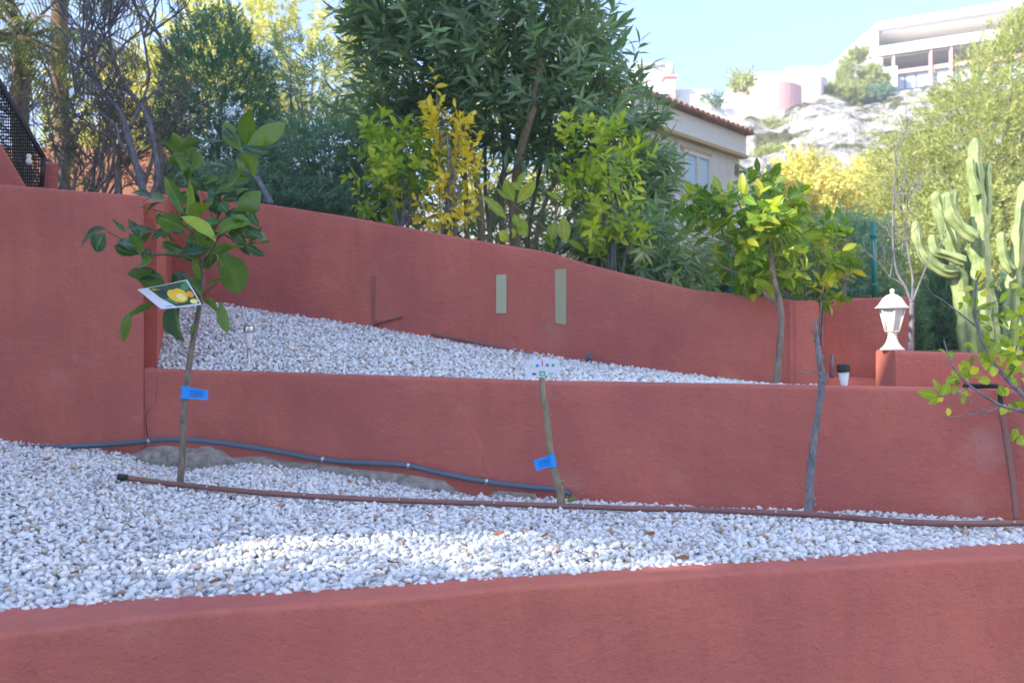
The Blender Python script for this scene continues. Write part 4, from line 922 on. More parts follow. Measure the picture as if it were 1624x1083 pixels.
for pts, r0, r1 in (([(228, 312), (222, 280), (212, 250), (203, 215), (200, 200)], .035, .03), ([(200, 200), (192, 180), (176, 160), (150, 130), (128, 100)], .022, .012), ([(202, 202), (214, 190), (219, 176), (230, 150), (236, 120), (228, 60)], .02, .01), ([(240, 312), (250, 285), (246, 240), (238, 200), (224, 168), (200, 140), (180, 90), (172, 40)], .03, .012), ([(224, 168), (240, 150), (262, 130), (255, 60)], .015, .008), ([(212, 250), (190, 225), (184, 200), (160, 180), (120, 150)], .016, .007)):
    q = smooth_path([P(x, y, 7.2) for x, y in pts], 6); mb.tube(q, lerp_list([r0*.8, r1*.8], len(q)), 8)
random.seed(31)
for x, y in ((128, 100), (228, 60), (172, 40), (255, 60), (120, 150), (180, 90), (150, 130)):
    for k in range(3): grow(mb, P(x, y, 7.2), (random.gauss(0, .6), random.gauss(0, .4), 1), .4, .009, 4, .5, .2, .003, 3, 5)
mb.build('trunk', M['bark_grey'], t_, True)
def palm(label, px, ytop, ybot, d, r, fronds, fl, seed, skirt=True):
    random.seed(seed); t_ = empty('palm_tree', P(px, ybot, d), label, 'palm tree'); mb = MB(); n = 16
    pts = [P(px+3*math.sin(k*.5), ybot+(ytop-ybot)*k/n, d) for k in range(n+1)]; mb.tube(pts, [r*(1.15 if k % 2 else 1) for k in range(n+1)], 12); mb.build('trunk', M['palm_trunk'], t_, True)
    top = pts[-1]; B, Dn, NRm, LN = [], [], [], []; rb = MB()
    for k in range(fronds):
        a = random.uniform(0, 6.28); el = random.uniform(-.3, 1.3); v = Vector((math.cos(a)*math.cos(el), math.sin(a)*math.cos(el), math.sin(el))); p = top.copy(); ps = [p.copy()]
        for s in range(12):
            v = (v+Vector((0, 0, -.11))).normalized(); p = p+v*fl/12; ps.append(p.copy())
            if s > 1:
                sd_ = v.cross(Vector((0, 0, 1))).normalized()
                for sgn in (-1, 1):
                    for e in (0, .5):
                        B.append(tuple(p-v*fl/12*e)); Dn.append(tuple(sd_*sgn+v*.7+Vector((0, 0, -.35)))); NRm.append((0, .1, 1)); LN.append(fl*.28*math.sin((s+1)/13*math.pi)+.05)
        rb.tube(ps, lerp_list([.022, .005], len(ps)), 4)
    rb.build('frond_stem', M['palm_trunk'], t_, True)
    leaves('crown', B, Dn, NRm, LN, .03, M['olive'], t_, K=3, fold=.3, bend=.3)
palm('palm with arching fronds and reddish trunk at the upper left corner', 34, 60, 330, 11, .09, 26, 1.5, 3)
palm('palm with a taller pale trunk right of the corner palm', 96, -90, 330, 13.5, .10, 24, 1.7, 4)
tree('dim_tree', 'shadowed loose tree between the palms and the bare shrubs', 'tree', [(-60, 90), (60, 60), (150, 70), (190, 150), (200, 300), (60, 310), (-60, 300)], 10.2, .7, 60, 420, 10, .25, .06, .024, M['olive'], up=.3, K=3, gap=.30, gf=2.2, stem_n=16, foot=(90, 320), jag=16)
tree('sunlit_tree', 'sunlit yellow green tree seen through the bare branches', 'tree', [(110, 150), (170, 110), (260, 80), (290, 200), (270, 290), (130, 300), (90, 230)], 17, 1.2, 60, 800, 10, .4, .13, .06, M['lit_yellow'], up=.3, K=3, gap=.35, gf=1.2, stem_n=10, foot=(190, 320), jag=14)
tree('sunlit_tree', 'airy golden tree behind and above the dark conifer', 'tree', [(240, 60), (320, -30), (420, -60), (560, -60), (620, 30), (600, 150), (500, 190), (420, 190), (330, 160)], 18, 1.6, 70, 1200, 10, .42, .13, .055, M['lit_yellow'], up=.3, K=3, gap=.36, gf=1.1, stem_n=14, foot=(440, 330), jag=18)
tree('sunlit_tree', 'sunlit tree glimpsed through the gaps of the oleander', 'tree', [(580, 120), (700, 60), (900, 60), (960, 160), (900, 330), (620, 330)], 19, 1.2, 60, 380, 10, .42, .13, .06, M['lit_yellow'], up=.3, K=3, gap=.2, gf=1.1, stem_n=6, foot=(760, 340), jag=14)
o = plan_wall('garden_wall', [(X(-200, 14.5), 14.5), (X(300, 15.5), 15.5)], [(X(-200, 14.8), 14.8), (X(300, 15.8), 15.8)], (Z(225, 14.5), Z(240, 15.5)), (1.5, 1.5), 'sunlit terracotta wall glimpsed behind the bare shrubs', m=M['terracotta'], seed=14, n=12)

# ------------------------------------------------------------------ citrus trees along the wall
def citrus(name, label, foot, poly, d, n, mt, lL=.075, lW=.034, T=.3, gap=.1, stems=(), jag=9, bk='bark_grey', m=9, stem_n=12, **kw):
    return tree(name, label, 'tree', poly, d, T, 40, n, m, .16, lL, lW, M[mt], up=.7, gap=gap, gf=3.5, K=5, ang=58, droop=.18, bend=.25, fold=.25, jag=jag, stem_n=stem_n, foot=foot, stems=stems, barkm=bk, **kw)
stem_r = .007
citrus('citrus_tree', 'bushy yellow green citrus left of the golden leaved sapling', (636, 368), [(565, 240), (590, 210), (625, 205), (660, 205), (690, 235), (690, 270), (672, 300), (640, 325), (600, 350), (575, 330), (590, 290)], 6.5, 95, 'citrus_leaf', stems=[([(634, 375, 0), (640, 340, 0), (643, 310, 0), (635, 270, 0)], .012, .008)])
citrus('yellow_sapling', 'slim sapling with bright yellow leaves behind the sloping wall', (710, 378), [(688, 140), (702, 140), (704, 200), (745, 195), (752, 265), (738, 300), (755, 335), (735, 372), (700, 370), (668, 350), (672, 320), (700, 300), (688, 250), (672, 190)], 6.35, 90, 'yellow_leaf', lL=.072, lW=.031, T=.15, jag=5, m=6, stems=[([(710, 380, 0), (709, 330, 0), (705, 280, 0), (697, 210, 0), (692, 150, 0)], .011, .003), ([(707, 300, 0), (722, 270, 0), (727, 240, 0), (726, 195, 0)], .006, .002)])
citrus('citrus_tree', 'leafy green and yellow citrus before the right side of the oleander', (972, 432), [(905, 215), (950, 198), (990, 210), (1020, 245), (1015, 300), (1005, 350), (1000, 400), (955, 410), (930, 380), (925, 320), (890, 290), (892, 245)], 6.0, 80, 'citrus_leaf', gap=.3, stems=[([(975, 440, 0), (972, 400, 0), (976, 350, 0), (965, 290, 0)], .017, .009)])
citrus('citrus_tree', 'green citrus with grey trunk at the right end of the upper gravel', (1232, 611), [(1100, 335), (1125, 300), (1148, 318), (1164, 296), (1180, 312), (1192, 278), (1210, 292), (1226, 275), (1236, 302), (1262, 322), (1246, 350), (1268, 375), (1238, 395), (1252, 432), (1222, 465), (1190, 448), (1160, 462), (1152, 425), (1118, 412), (1132, 375)], 5.3, 98, 'citrus_dark', gap=.3, lL=.095, lW=.040, T=.40, m=8, stem_n=0, bk='bark_dark', jag=5,
       stems=[([(1229, 618, -.28), (1233, 590, -.28), (1237, 540, -.28), (1238, 490, -.25), (1225, 430, -.2), (1215, 360, -.1), (1200, 300, 0)], .020, .008), ([(1238, 490, -.25), (1190, 440, -.15), (1150, 380, 0), (1130, 310, 0)], .010, .004), ([(1225, 430, -.2), (1240, 380, 0), (1250, 320, 0)], .008, .003), ([(1215, 390, -.1), (1180, 340, .1), (1160, 290, .1)], .007, .003), ([(1190, 440, -.15), (1140, 420, 0), (1085, 385, .1)], .007, .003)])
citrus('citrus_tree', 'smaller citrus crown before the grey green hedge, right of the others', (1290, 520), [(1180, 440), (1225, 405), (1262, 372), (1300, 362), (1335, 384), (1345, 420), (1330, 462), (1290, 478), (1240, 474), (1190, 466)], 5.6, 74, 'citrus_dark', gap=.3, T=.35, jag=7, stem_n=10, rbias=.1)
# long stem sapling with big pale leaves behind the wall
t_ = empty('citrus_sapling', P(872, 432, 6.08), 'sapling with a few big pale green leaves before the oleander stems', 'sapling')
mb = MB()
for pts, r0, r1 in (([(868, 440), (874, 405), (878, 380), (884, 330), (900, 310)], .010, .005), ([(878, 380), (850, 350), (820, 330), (790, 290)], .005, .003), ([(830, 395), (822, 375), (812, 350), (815, 300)], .005, .002), ([(876, 398), (860, 375), (830, 350)], .004, .002), ([(880, 340), (884, 300), (886, 262)], .004, .002), ([(882, 345), (930, 330), (980, 305)], .005, .002), ([(884, 322), (905, 320), (915, 318)], .004, .002), ([(830, 398), (800, 350), (798, 330)], .004, .002), ([(940, 360), (920, 390), (890, 412)], .006, .003)):
    q = smooth_path([P(x, y, 6.08) for x, y in pts], 4); mb.tube(q, lerp_list([r0, r1], len(q)), 6)
mb.build('trunk', mat('sapling stem', (.16, .17, .07), .7), t_, True)
SL = [(803, 347, 765, 308, 22, .5), (815, 320, 800, 283, 20, .6), (820, 322, 850, 286, 20, .8), (822, 345, 836, 378, 22, .7), (815, 340, 828, 368, 20, .5), (806, 382, 790, 366, 20, .85), (820, 300, 832, 270, 14, .6), (812, 318, 786, 298, 10, .4), (893, 318, 866, 303, 10, .6), (905, 315, 895, 332, 12, .7), (893, 342, 896, 388, 22, .75), (880, 350, 872, 385, 18, .5), (876, 372, 856, 380, 14, .4), (900, 380, 930, 400, 14, .5), (938, 330, 950, 305, 12, .6), (985, 195, 968, 200, 18, .8), (880, 395, 862, 372, 12, .4), (830, 300, 808, 290, 14, .5), (815, 362, 812, 380, 14, .8)]
leaves('crown', [tuple(P(a, b, 6.04)) for a, b, *_ in SL], [tuple(P(c, e, 6.0)-P(a, b, 6.04)) for a, b, c, e, *_ in SL], [(random.gauss(0, .3), -1, .3) for _ in SL], [(P(c, e, 6.04)-P(a, b, 6.04)).length for a, b, c, e, *_ in SL], [s[4]*6.04/F for s in SL], M['citrus_leaf'], t_, K=9, fold=.2, bend=.1, rnd=np.array([s[5] for s in SL]), roundish=True)

# ------------------------------------------------------------------ lemon tree whose branches reach in from the right edge
t_ = empty('citrus_tree', P(1740, 850, 3.0), 'citrus branches with yellow green leaves reaching in at the right edge', 'tree'); mb = MB()
BR = [([(1745, 850), (1735, 760), (1700, 690), (1624, 628), (1601, 606), (1577, 577), (1564, 555), (1553, 529), (1546, 495), (1548, 451), (1556, 432)], .014, .003, 0), ([(1700, 690), (1624, 653), (1590, 644), (1540, 613), (1513, 584), (1503, 560), (1497, 540)], .009, .0015, -.05), ([(1590, 644), (1564, 653), (1535, 658), (1500, 662)], .005, .0015, -.05),
      ([(1601, 606), (1606, 570), (1620, 530), (1635, 480)], .006, .002, .05), ([(1540, 613), (1515, 625), (1485, 628)], .003, .001, -.05), ([(1564, 653), (1545, 640), (1525, 625)], .003, .001, -.05), ([(1577, 577), (1560, 590), (1545, 560)], .003, .001, 0), ([(1624, 628), (1618, 590), (1610, 560)], .004, .0015, .1), ([(1735, 760), (1760, 640), (1740, 500)], .01, .004, .1),
      ([(1548, 495), (1575, 480), (1600, 470)], .003, .001, 0), ([(1551, 520), (1500, 480), (1478, 465), (1466, 445)], .005, .0015, .3), ([(1624, 680), (1600, 690), (1590, 700)], .003, .001, 0)]
for pts, r0, r1, e in BR:
    q = smooth_path([P(x, y, 3.0+e) for x, y in pts], 5); mb.tube(q, lerp_list([r0*.62, r1*.7], len(q)), 7)
mb.build('trunk', M['bark_grey'], t_, True)
RL = [(1490, 628, 1457, 622, 16, .5), (1488, 628, 1473, 640, 18, .7), (1492, 626, 1482, 600, 14, .5), (1494, 628, 1505, 606, 18, .6), (1496, 630, 1476, 638, 16, .95), (1521, 597, 1505, 590, 16, .6), (1520, 600, 1500, 605, 16, .5), (1524, 590, 1523, 576, 14, .8), (1528, 598, 1545, 606, 18, .55), (1523, 592, 1540, 580, 12, .4), (1516, 612, 1512, 628, 11, .5), (1505, 660, 1504, 645, 10, .98), (1520, 600, 1534, 585, 16, .6),
      (1500, 565, 1515, 560, 12, .4), (1498, 560, 1486, 548, 9, .4), (1545, 458, 1518, 460, 18, .95), (1550, 455, 1572, 445, 14, .9), (1552, 448, 1560, 425, 14, .9), (1548, 500, 1575, 508, 10, .4), (1550, 510, 1570, 518, 10, .4), (1546, 490, 1580, 480, 9, .5), (1562, 550, 1575, 575, 20, .5), (1570, 560, 1585, 545, 18, .5), (1566, 556, 1555, 575, 16, .45), (1578, 560, 1600, 550, 16, .5),
      (1585, 548, 1612, 535, 20, .6), (1590, 540, 1580, 520, 16, .55), (1595, 530, 1620, 520, 14, .4), (1570, 570, 1560, 590, 14, .6), (1574, 578, 1578, 596, 14, .9), (1600, 610, 1615, 600, 18, .5), (1605, 600, 1595, 585, 16, .6), (1612, 560, 1630, 575, 20, .9), (1610, 560, 1600, 575, 18, .6), (1600, 640, 1606, 662, 14, .5), (1612, 640, 1624, 655, 16, .45), (1590, 625, 1605, 615, 14, .9),
      (1585, 610, 1592, 630, 14, .4), (1540, 550, 1525, 545, 8, .5), (1620, 530, 1634, 515, 20, .5), (1590, 500, 1612, 498, 16, .5), (1585, 480, 1600, 462, 12, .5), (1610, 680, 1602, 700, 18, .4), (1618, 690, 1626, 706, 20, .5), (1600, 520, 1585, 500, 12, .5), (1608, 590, 1622, 588, 14, .6), (1560, 530, 1572, 540, 14, .5), (1576, 545, 1560, 540, 14, .6), (1586, 560, 1590, 580, 14, .6), (1618, 500, 1630, 480, 18, .6), (1612, 470, 1632, 455, 16, .5)]
for _ in range(60):
    a_, b_ = random.choice(((1606, 580), (1612, 640), (1590, 560), (1575, 520), (1618, 520), (1530, 600), (1600, 470), (1560, 470))); a_ += random.gauss(0, 16); b_ += random.gauss(0, 20); q_ = random.uniform(0, 6.28); l_ = random.uniform(14, 26)
    RL.append((a_, b_, a_+l_*math.cos(q_), b_+l_*math.sin(q_), l_*.62, random.random()))
xb = RNG.uniform(1640, 1900, 160); yb = RNG.uniform(380, 720, 160)
RL += [(a, b, a+RNG.normal()*20, b+RNG.normal()*20, 18, RNG.random()) for a, b in zip(xb, yb)]
leaves('crown', [tuple(P(a, b, 3.0)) for a, b, *_ in RL], [tuple(P(c, e, 3.0+random.uniform(-.05, .05))-P(a, b, 3.0)) for a, b, c, e, *_ in RL], [(random.gauss(0, .4), -1, random.gauss(.3, .3)) for _ in RL], [(P(c, e, 3.0)-P(a, b, 3.0)).length*1.08 for a, b, c, e, *_ in RL], [s[4]*3.0/F*1.05 for s in RL], M['citrus_leaf'], t_, K=9, fold=.2, bend=.12, rnd=np.array([s[5] for s in RL]), roundish=True)

# ------------------------------------------------------------------ candelabra euphorbia
def cactus(label, stems, d):
    t_ = empty('cactus', P(stems[0][0][0][0], 575, d), label, 'cactus')
    for pts, r0, r1, e in stems:
        base = smooth_path([P(x, y, d+e) for x, y in pts], 10); sp = []; rr = []
        Ltot = sum((base[i+1]-base[i]).length for i in range(len(base)-1)); acc = 0
        for i, p in enumerate(base):
            if i: acc += (p-base[i-1]).length
            t = acc/Ltot; r = .86*(r0+(r1-r0)*t)*(1+.10*math.sin(acc*38)+.05*math.sin(acc*17+e*9))
            if t > .93: r *= max(.25, math.sqrt(max(0, 1-((t-.93)/.07)**2)))
            sp.append(p); rr.append(r)
        mb = MB(); mb.tube(sp, rr, 20, True, prof=[1.2, .80, .52, .52, .80]); mb.build('stem', M['cactus'], t_, True)
cactus('tall branching candelabra cactus behind the planter wall', [
    ([(1560, 575), (1556, 500), (1555, 430), (1554, 370), (1550, 310), (1546, 262), (1547, 219)], .078, .045, 0), ([(1538, 575), (1530, 500), (1522, 455), (1518, 425)], .062, .052, -.05), ([(1518, 430), (1498, 430), (1472, 412), (1457, 385), (1453, 350)], .042, .034, -.1),
    ([(1520, 425), (1505, 385), (1492, 345), (1483, 305)], .048, .038, .05), ([(1548, 378), (1525, 362), (1508, 338), (1501, 305)], .045, .04, -.15), ([(1530, 415), (1505, 406), (1484, 398), (1478, 372)], .036, .028, -.2), ([(1556, 380), (1564, 320), (1562, 285), (1567, 258)], .045, .036, .05),
    ([(1520, 430), (1512, 370), (1512, 330), (1515, 300)], .040, .03, .25), ([(1550, 310), (1542, 280), (1538, 250)], .034, .026, -.06), ([(1555, 420), (1540, 405), (1528, 395)], .034, .03, .12), ([(1575, 575), (1570, 500), (1562, 440), (1560, 390)], .06, .045, .14)], 6.5)
cactus('candelabra cactus at the right edge beside the taller one', [([(1600, 575), (1604, 480), (1612, 410), (1618, 350), (1624, 290)], .06, .04, 0), ([(1606, 430), (1594, 415), (1588, 385), (1589, 368)], .035, .03, -.05), ([(1612, 420), (1632, 400), (1640, 350)], .05, .04, .1), ([(1622, 575), (1630, 500), (1650, 400), (1652, 300)], .06, .045, .2)], 6.9)

# ------------------------------------------------------------------ small bare fruit tree and shrubs behind the planter wall
mb = MB(); t_ = empty('bare_tree', P(1443, 570, 5.4), 'small leafless forked tree right behind the white lantern', 'tree'); random.seed(77)
for pts, r0, r1 in (([(1443, 575), (1445, 520), (1446, 480)], .014, .012), ([(1446, 482), (1436, 455), (1422, 430), (1416, 380), (1417, 320), (1421, 260)], .009, .003), ([(1446, 482), (1447, 440), (1440, 400), (1438, 350)], .008, .003), ([(1447, 478), (1458, 450), (1470, 420)], .007, .003), ([(1436, 455), (1424, 446), (1412, 440)], .005, .002)):
    q = smooth_path([P(x, y, 5.4) for x, y in pts], 5); mb.tube(q, lerp_list([r0, r1], len(q)), 7)
for x, y in ((1421, 260), (1438, 350), (1470, 420), (1417, 330), (1430, 400), (1412, 440)):
    for k in range(2): grow(mb, P(x, y, 5.4), (random.gauss(0, .6), random.gauss(0, .4), 1), .16, .003, 2, .5, .2, .0018, 3, 5)
mb.build('trunk', M['bark_grey'], t_, True)
stem_r = .02
tree('arborvitae', 'dark green upright conifer bush between the lantern and the cactus', 'bush', [(1462, 575), (1466, 500), (1480, 440), (1500, 405), (1520, 400), (1540, 440), (1548, 575)], 8.2, .35, 35, 1500, 12, .13, .04, .01, M['cypress'], up=1.0, K=1, ang=35, droop=0, jag=5, stem_n=3, foot=(1505, 575))
tree('arborvitae', 'dark green upright conifer bush showing behind the lantern roof', 'bush', [(1405, 575), (1408, 520), (1425, 480), (1445, 470), (1462, 500), (1466, 575)], 8.0, .3, 30, 800, 12, .12, .04, .01, M['cypress'], up=1.0, K=1, ang=35, droop=0, jag=5, stem_n=3, foot=(1435, 575))
tree('arborvitae', 'dark green conifer bush between the two cacti at the right edge', 'bush', [(1560, 575), (1570, 480), (1600, 440), (1650, 430), (1690, 575)], 8.6, .35, 35, 1000, 12, .13, .04, .01, M['cypress'], up=.9, K=1, ang=35, droop=0, jag=6, stem_n=3, foot=(1625, 575))
tree('hedge', 'sunlit yellow green hedge behind the cacti', 'hedge', [(1395, 420), (1430, 330), (1480, 300), (1560, 290), (1700, 280), (1760, 400), (1760, 580), (1400, 580)], 10.6, .7, 60, 2300, 11, .17, .055, .024, M['pine'], up=.4, K=1, ang=50, jag=12, gap=.08, gf=2, stem_n=8, foot=(1560, 590))
tree('hedge', 'grey green hedge behind the smaller citrus and the green post', 'hedge', [(1240, 490), (1250, 400), (1290, 355), (1350, 345), (1400, 370), (1420, 430), (1420, 500)], 9.4, .5, 50, 1500, 11, .16, .05, .018, M['sage'], up=.5, K=1, ang=45, jag=9, gap=.1, gf=3, stem_n=6, foot=(1330, 500), rbias=.2)
tree('bush', 'low grey green bush glimpsed behind the citrus with the grey trunk', 'bush', [(1120, 470), (1110, 420), (1150, 390), (1230, 385), (1290, 420), (1300, 490)], 8.8, .4, 40, 620, 11, .16, .06, .02, M['olive'], up=.4, K=1, jag=9, gap=.1, stem_n=6, foot=(1200, 490))
tree('red_shrub', 'small reddish leaved shrub before the grey green hedge', 'shrub', [(1312, 430), (1320, 392), (1345, 385), (1352, 420), (1335, 445)], 8.3, .15, 20, 60, 8, .1, .045, .02, M['redleaf'], K=3, jag=4, stem_n=4, foot=(1332, 470))
# bare twiggy bush behind
bare('twiggy leafless bush in the sunlight behind the tall citrus', (1275, 470), 11.0, 6, 61, .45, 4, 0, .012)
# green fence: post and wire
f_ = empty('wire_fence', P(1386, 475, 7.6), 'green post and wire mesh fence behind the recess wall', 'fence'); mb = MB()
mb.tube([P(1387, 480, 7.6), P(1385, 352, 7.6)], .020, 12); mb.build('post', M['green_post'], f_, True)
mb = MB(); mb.tube([P(1386, 377, 7.6), P(1386, 372, 7.6)], .030, 12); mb.build('collar', M['green_post'], f_, True); mb = MB(); mb.tube([P(1387, 455, 7.6), P(1387, 450, 7.6)], .027, 12); mb.build('collar', M['green_post'], f_, True)
mb = MB()
for k in range(9): mb.tube([P(1060, 322+k*18, 7.6), P(1386, 362+k*14, 7.6)], .0022, 4, False)
for k in range(46): x = 1062+k*7.2; mb.tube([P(x, 322+(x-1060)*.12, 7.6), P(x, 485, 7.6)], .0016, 3, False)
mb.build('wire_mesh', M['green_post'], f_)
mb = MB(); mb.tube([P(1157, 480, 7.6), P(1157, 322, 7.6)], .020, 12); mb.build('post', M['green_post'], f_, True)

# ------------------------------------------------------------------ trees on the slope behind
stem_r = .05
tree('mimosa_tree', 'bright yellow flowering mimosa right of the beige house', 'tree', [(1215, 410), (1222, 315), (1240, 262), (1275, 250), (1315, 266), (1330, 310), (1345, 400)], 17, 1.0, 60, 1500, 10, .32, .09, .045, M['mimosa'], up=.5, K=1, jag=9, gap=.12, gf=1.6, stem_n=8, foot=(1280, 440))
tree('mimosa_tree', 'second yellow mimosa touching the big pale pine', 'tree', [(1320, 400), (1325, 310), (1350, 280), (1385, 258), (1408, 266), (1425, 330), (1420, 400)], 18.5, 1.0, 60, 1100, 10, .32, .09, .045, M['mimosa'], up=.5, K=1, jag=9, gap=.12, gf=1.6, stem_n=8, foot=(1370, 440))
tree('pine_tree', 'big pale green sunlit pine filling the upper right', 'tree', [(1395, 420), (1388, 300), (1400, 240), (1430, 210), (1460, 205), (1495, 165), (1522, 125), (1558, 100), (1568, 70), (1590, 50), (1610, 25), (1660, 0), (1900, -80), (1950, 420)], 16, 2.0, 90, 11500, 11, .34, .10, .022, M['pine'], up=.6, K=1, ang=40, droop=.0, jag=13, gap=.14, gf=1.3, stem_n=22, foot=(1600, 560))

# ------------------------------------------------------------------ beige house with tiled eave
h = empty('beige_house', (1.0, 13, 1.5), 'beige house with clay tile eave and white window behind the oleander', 'house')
A = Vector((X(1040, 13.46), 13.46, 0)); Bc = Vector((X(1172, 15.5), 15.5, 0)); u = (Bc-A).normalized(); A0 = A-u*.7; nrm_ = Vector((u.y, -u.x, 0))
if nrm_.y > 0: nrm_ = -nrm_
EZ = 4.74
def hb(mb, s0, s1, o0, o1, z0, z1):   # box along the facade: s along, o outwards
    pts = [A0+u*s+(nrm_*q if q > -.5 else Vector((0, -q, 0))) for s, q in ((s0, o0), (s1, o0), (s1, o1), (s0, o1))]
    b = len(mb.v); mb.v += [(p.x, p.y, z0) for p in pts]+[(p.x, p.y, z1) for p in pts]
    for f in ((3, 2, 1, 0), (4, 5, 6, 7), (0, 1, 5, 4), (1, 2, 6, 5), (2, 3, 7, 6), (3, 0, 4, 7)): mb.f.append(tuple(b+i for i in f))
LT = (Bc-A0).length
def s_at(px):   # station on the facade seen at px
    k = (px-812)/F; return (A0.x-k*A0.y)/(k*u.y-u.x)
mb = MB(); hb(mb, 0, LT, -5, 0, .5, EZ); mb.build('wall', M['cream'], h, fixn=True)
mb = MB(); hb(mb, -.1, LT+.06, 0.003, .09, EZ-.33, EZ-.035); mb.build('cornice', M['creamtrim'], h, fixn=True)
mb = MB(); hb(mb, -.1, LT+.07, .003, .12, EZ-.38, EZ-.333); mb.build('moulding', M['ochre'], h, fixn=True)
mb = MB()
nT = int((LT+.28)/.16)
for k in range(nT):
    s = -.2+k*.16
    rows = []
    for o_, z_ in ((.22, EZ+.0), (.02, EZ+.045), (-1.0, EZ+.17), (-2.0, EZ+.28)):
        rows.append([A0+u*(s+.155*j/6)+(nrm_*o_ if o_ > -.5 else Vector((0, -o_*1.6, 0)))+Vector((0, 0, z_+.042*math.sin(j/6*math.pi))) for j in range(7)])
    mb.quadgrid(rows)
    rows = [[A0+u*(s+.155*j/6)+nrm_*.22+Vector((0, 0, EZ+zz+(.042*math.sin(j/6*math.pi) if zz == 0 else .0))) for j in range(7)] for zz in (0, -.02)]
    mb.quadgrid(rows)
hb(mb, -.2, LT+.10, -.3, .20, EZ-.03, EZ-.005)
mb.build('roof', M['tile'], h, False)
ws0, ws1 = s_at(1084), s_at(1120); zt_, zb_ = 1.6+(CY-240)/F*13.9, 1.6+(CY-303)/F*13.9
mb = MB(); hb(mb, ws0, ws1, .004, .02, zb_, zt_); wn = mb.build('window', M['glass'], h, fixn=True)
mb = MB()
for a, b, c0, c1 in ((ws0-.05, ws0, zb_-.05, zt_+.05), (ws1, ws1+.05, zb_-.05, zt_+.05), (ws0, ws1, zt_, zt_+.05), (ws0, ws1, zb_-.05, zb_), ((ws0+ws1)/2-.03, (ws0+ws1)/2+.03, zb_, zt_)): hb(mb, a, b, .003, .05, c0, c1)
fr_ = mb.build('frame', M['white'], None, fixn=True); fr_.parent = wn; fr_.matrix_parent_inverse.identity(); fr_.location = (0, 0, 0)
mb = MB(); hb(mb, ws0-.1, ws1+.12, .003, .03, zt_+.052, zt_+.10); mb.build('lintel', M['ochre'], h, fixn=True)
vs = s_at(1168); mb = MB(); hb(mb, vs-.06, vs+.06, .003, .02, 4.10, 4.25); mb.build('vent', M['brown_pipe'], h, fixn=True)

# ------------------------------------------------------------------ houses on the hill
def fbox(mb, px0, px1, y0, y1, d, dep=3, d1=None):
    d1 = d1 or d; a0, a1 = P(px0, y0, d), P(px1, y0, d1); z0, z1 = Z(y1, d), Z(y0, d)
    mb.v += [tuple(Vector((p.x, p.y+e, z))) for z in (z0, z1) for p, e in ((a0, 0), (a1, 0), (a1, dep), (a0, dep))]
    b = len(mb.v)-8
    for f in ((3, 2, 1, 0), (4, 5, 6, 7), (0, 1, 5, 4), (1, 2, 6, 5), (2, 3, 7, 6), (3, 0, 4, 7)): mb.f.append(tuple(b+i for i in f))
    return mb
h = empty('modern_villa', P(1470, 140, 62), 'modern white villa with flat slab roof and slim columns on the hilltop', 'villa')
D0, D1 = 66.0, 59.0; x0_ = X(1388, D0); x1_ = X(1760, D1)
def vb_(name, sa, sb, oa, ob, za, zb, m):   # villa local: s 0..1 along facade, o = metres behind the facade
    mb = MB(); q = [(x0_+(x1_-x0_)*s, D0+(D1-D0)*s+o) for s, o in ((sa, oa), (sb, oa), (sb, ob), (sa, ob))]
    mb.v = [(x, y, z) for z in (za, zb) for x, y in q]
    mb.f = [(3, 2, 1, 0), (4, 5, 6, 7), (0, 1, 5, 4), (1, 2, 6, 5), (2, 3, 7, 6), (3, 0, 4, 7)]; return mb.build(name, m, h, fixn=True)
zr = Z(40, D0)
vb_('roof', 0, 1, -.6, 12, zr-.45, zr, M['white_wall'])
vb_('ceiling', .03, 1, 0, 11.9, zr-.62, zr-.455, M['creamtrim'])
vb_('back_wall', .03, 1, 3.0, 3.4, zr-2.0, zr-.63, M['white_wall'])
vb_('balcony_slab', -.01, 1, -.8, 12, Z(94, D0), Z(80, D0), M['white_wall'])
vb_('inner_wall', .03, 1, 4.0, 4.3, Z(128, D0), Z(95, D0), bpy.data.materials['beige render'])
vb_('soffit', .02, 1, -.5, 4, Z(98, D0), Z(94.2, D0), M['bark_pale'])
vb_('railing', .04, 1, -.35, -.2, Z(124, D0), Z(118, D0), M['pink_wall'])
vb_('glazing', .05, 1, .1, .16, Z(146, D0), Z(125, D0), M['glass'])
vb_('lower_wall', .0, 1, .3, 8, Z(190, D0), Z(126, D0), M['white_wall'])
for k, s in enumerate((.07, .24, .33, .50, .7)):
    vb_('column', s, s+.006, -.6, -.3, Z(150, D0), Z(80, D0), M['pink_wall'])
for s in (.045, .14, .19, .28, .38, .45): vb_('mullion', s, s+.003, .02, .1, Z(146, D0), Z(125, D0), M['darkglass'])
vb_('terrace_wall', -.06, .06, -1.6, -1.0, Z(150, D0), Z(118, D0), M['white_wall'])
vb_('side_wall', -.02, .005, -.4, 10, Z(120, D0), zr-.5, M['white_wall'])
h = empty('pink_house', P(1230, 190, 46), 'pale pink round walled house below the hilltop villa', 'house')
mb = MB(); c = P(1215, 190, 48); mb.lathe((c.x, c.y, 0), [(1.6, c.z-3), (1.6, Z(143, 48)), (1.5, Z(141, 48))], 40); mb.build('round_wall', M['pink_wall'], h, False)
mb = MB(); fbox(mb, 1180, 1306, 115, 200, 51, 4); mb.build('wall', M['white_wall'], h, fixn=True)
mb = MB(); fbox(mb, 1266, 1302, 113, 200, 50.5, .4); mb.build('wall', M['pink_wall'], h, fixn=True)
h = empty('white_house', P(1340, 140, 58), 'low white stepped house left of the modern villa', 'house')
for a, b, t, dd in ((1306, 1390, 104, 58), (1330, 1400, 92, 61), (1250, 1320, 106, 60), (1172, 1262, 122, 56)):
    mb = MB(); fbox(mb, a, b, t, 200, dd, 5); mb.build('wall', M['white_wall'], h, fixn=True)
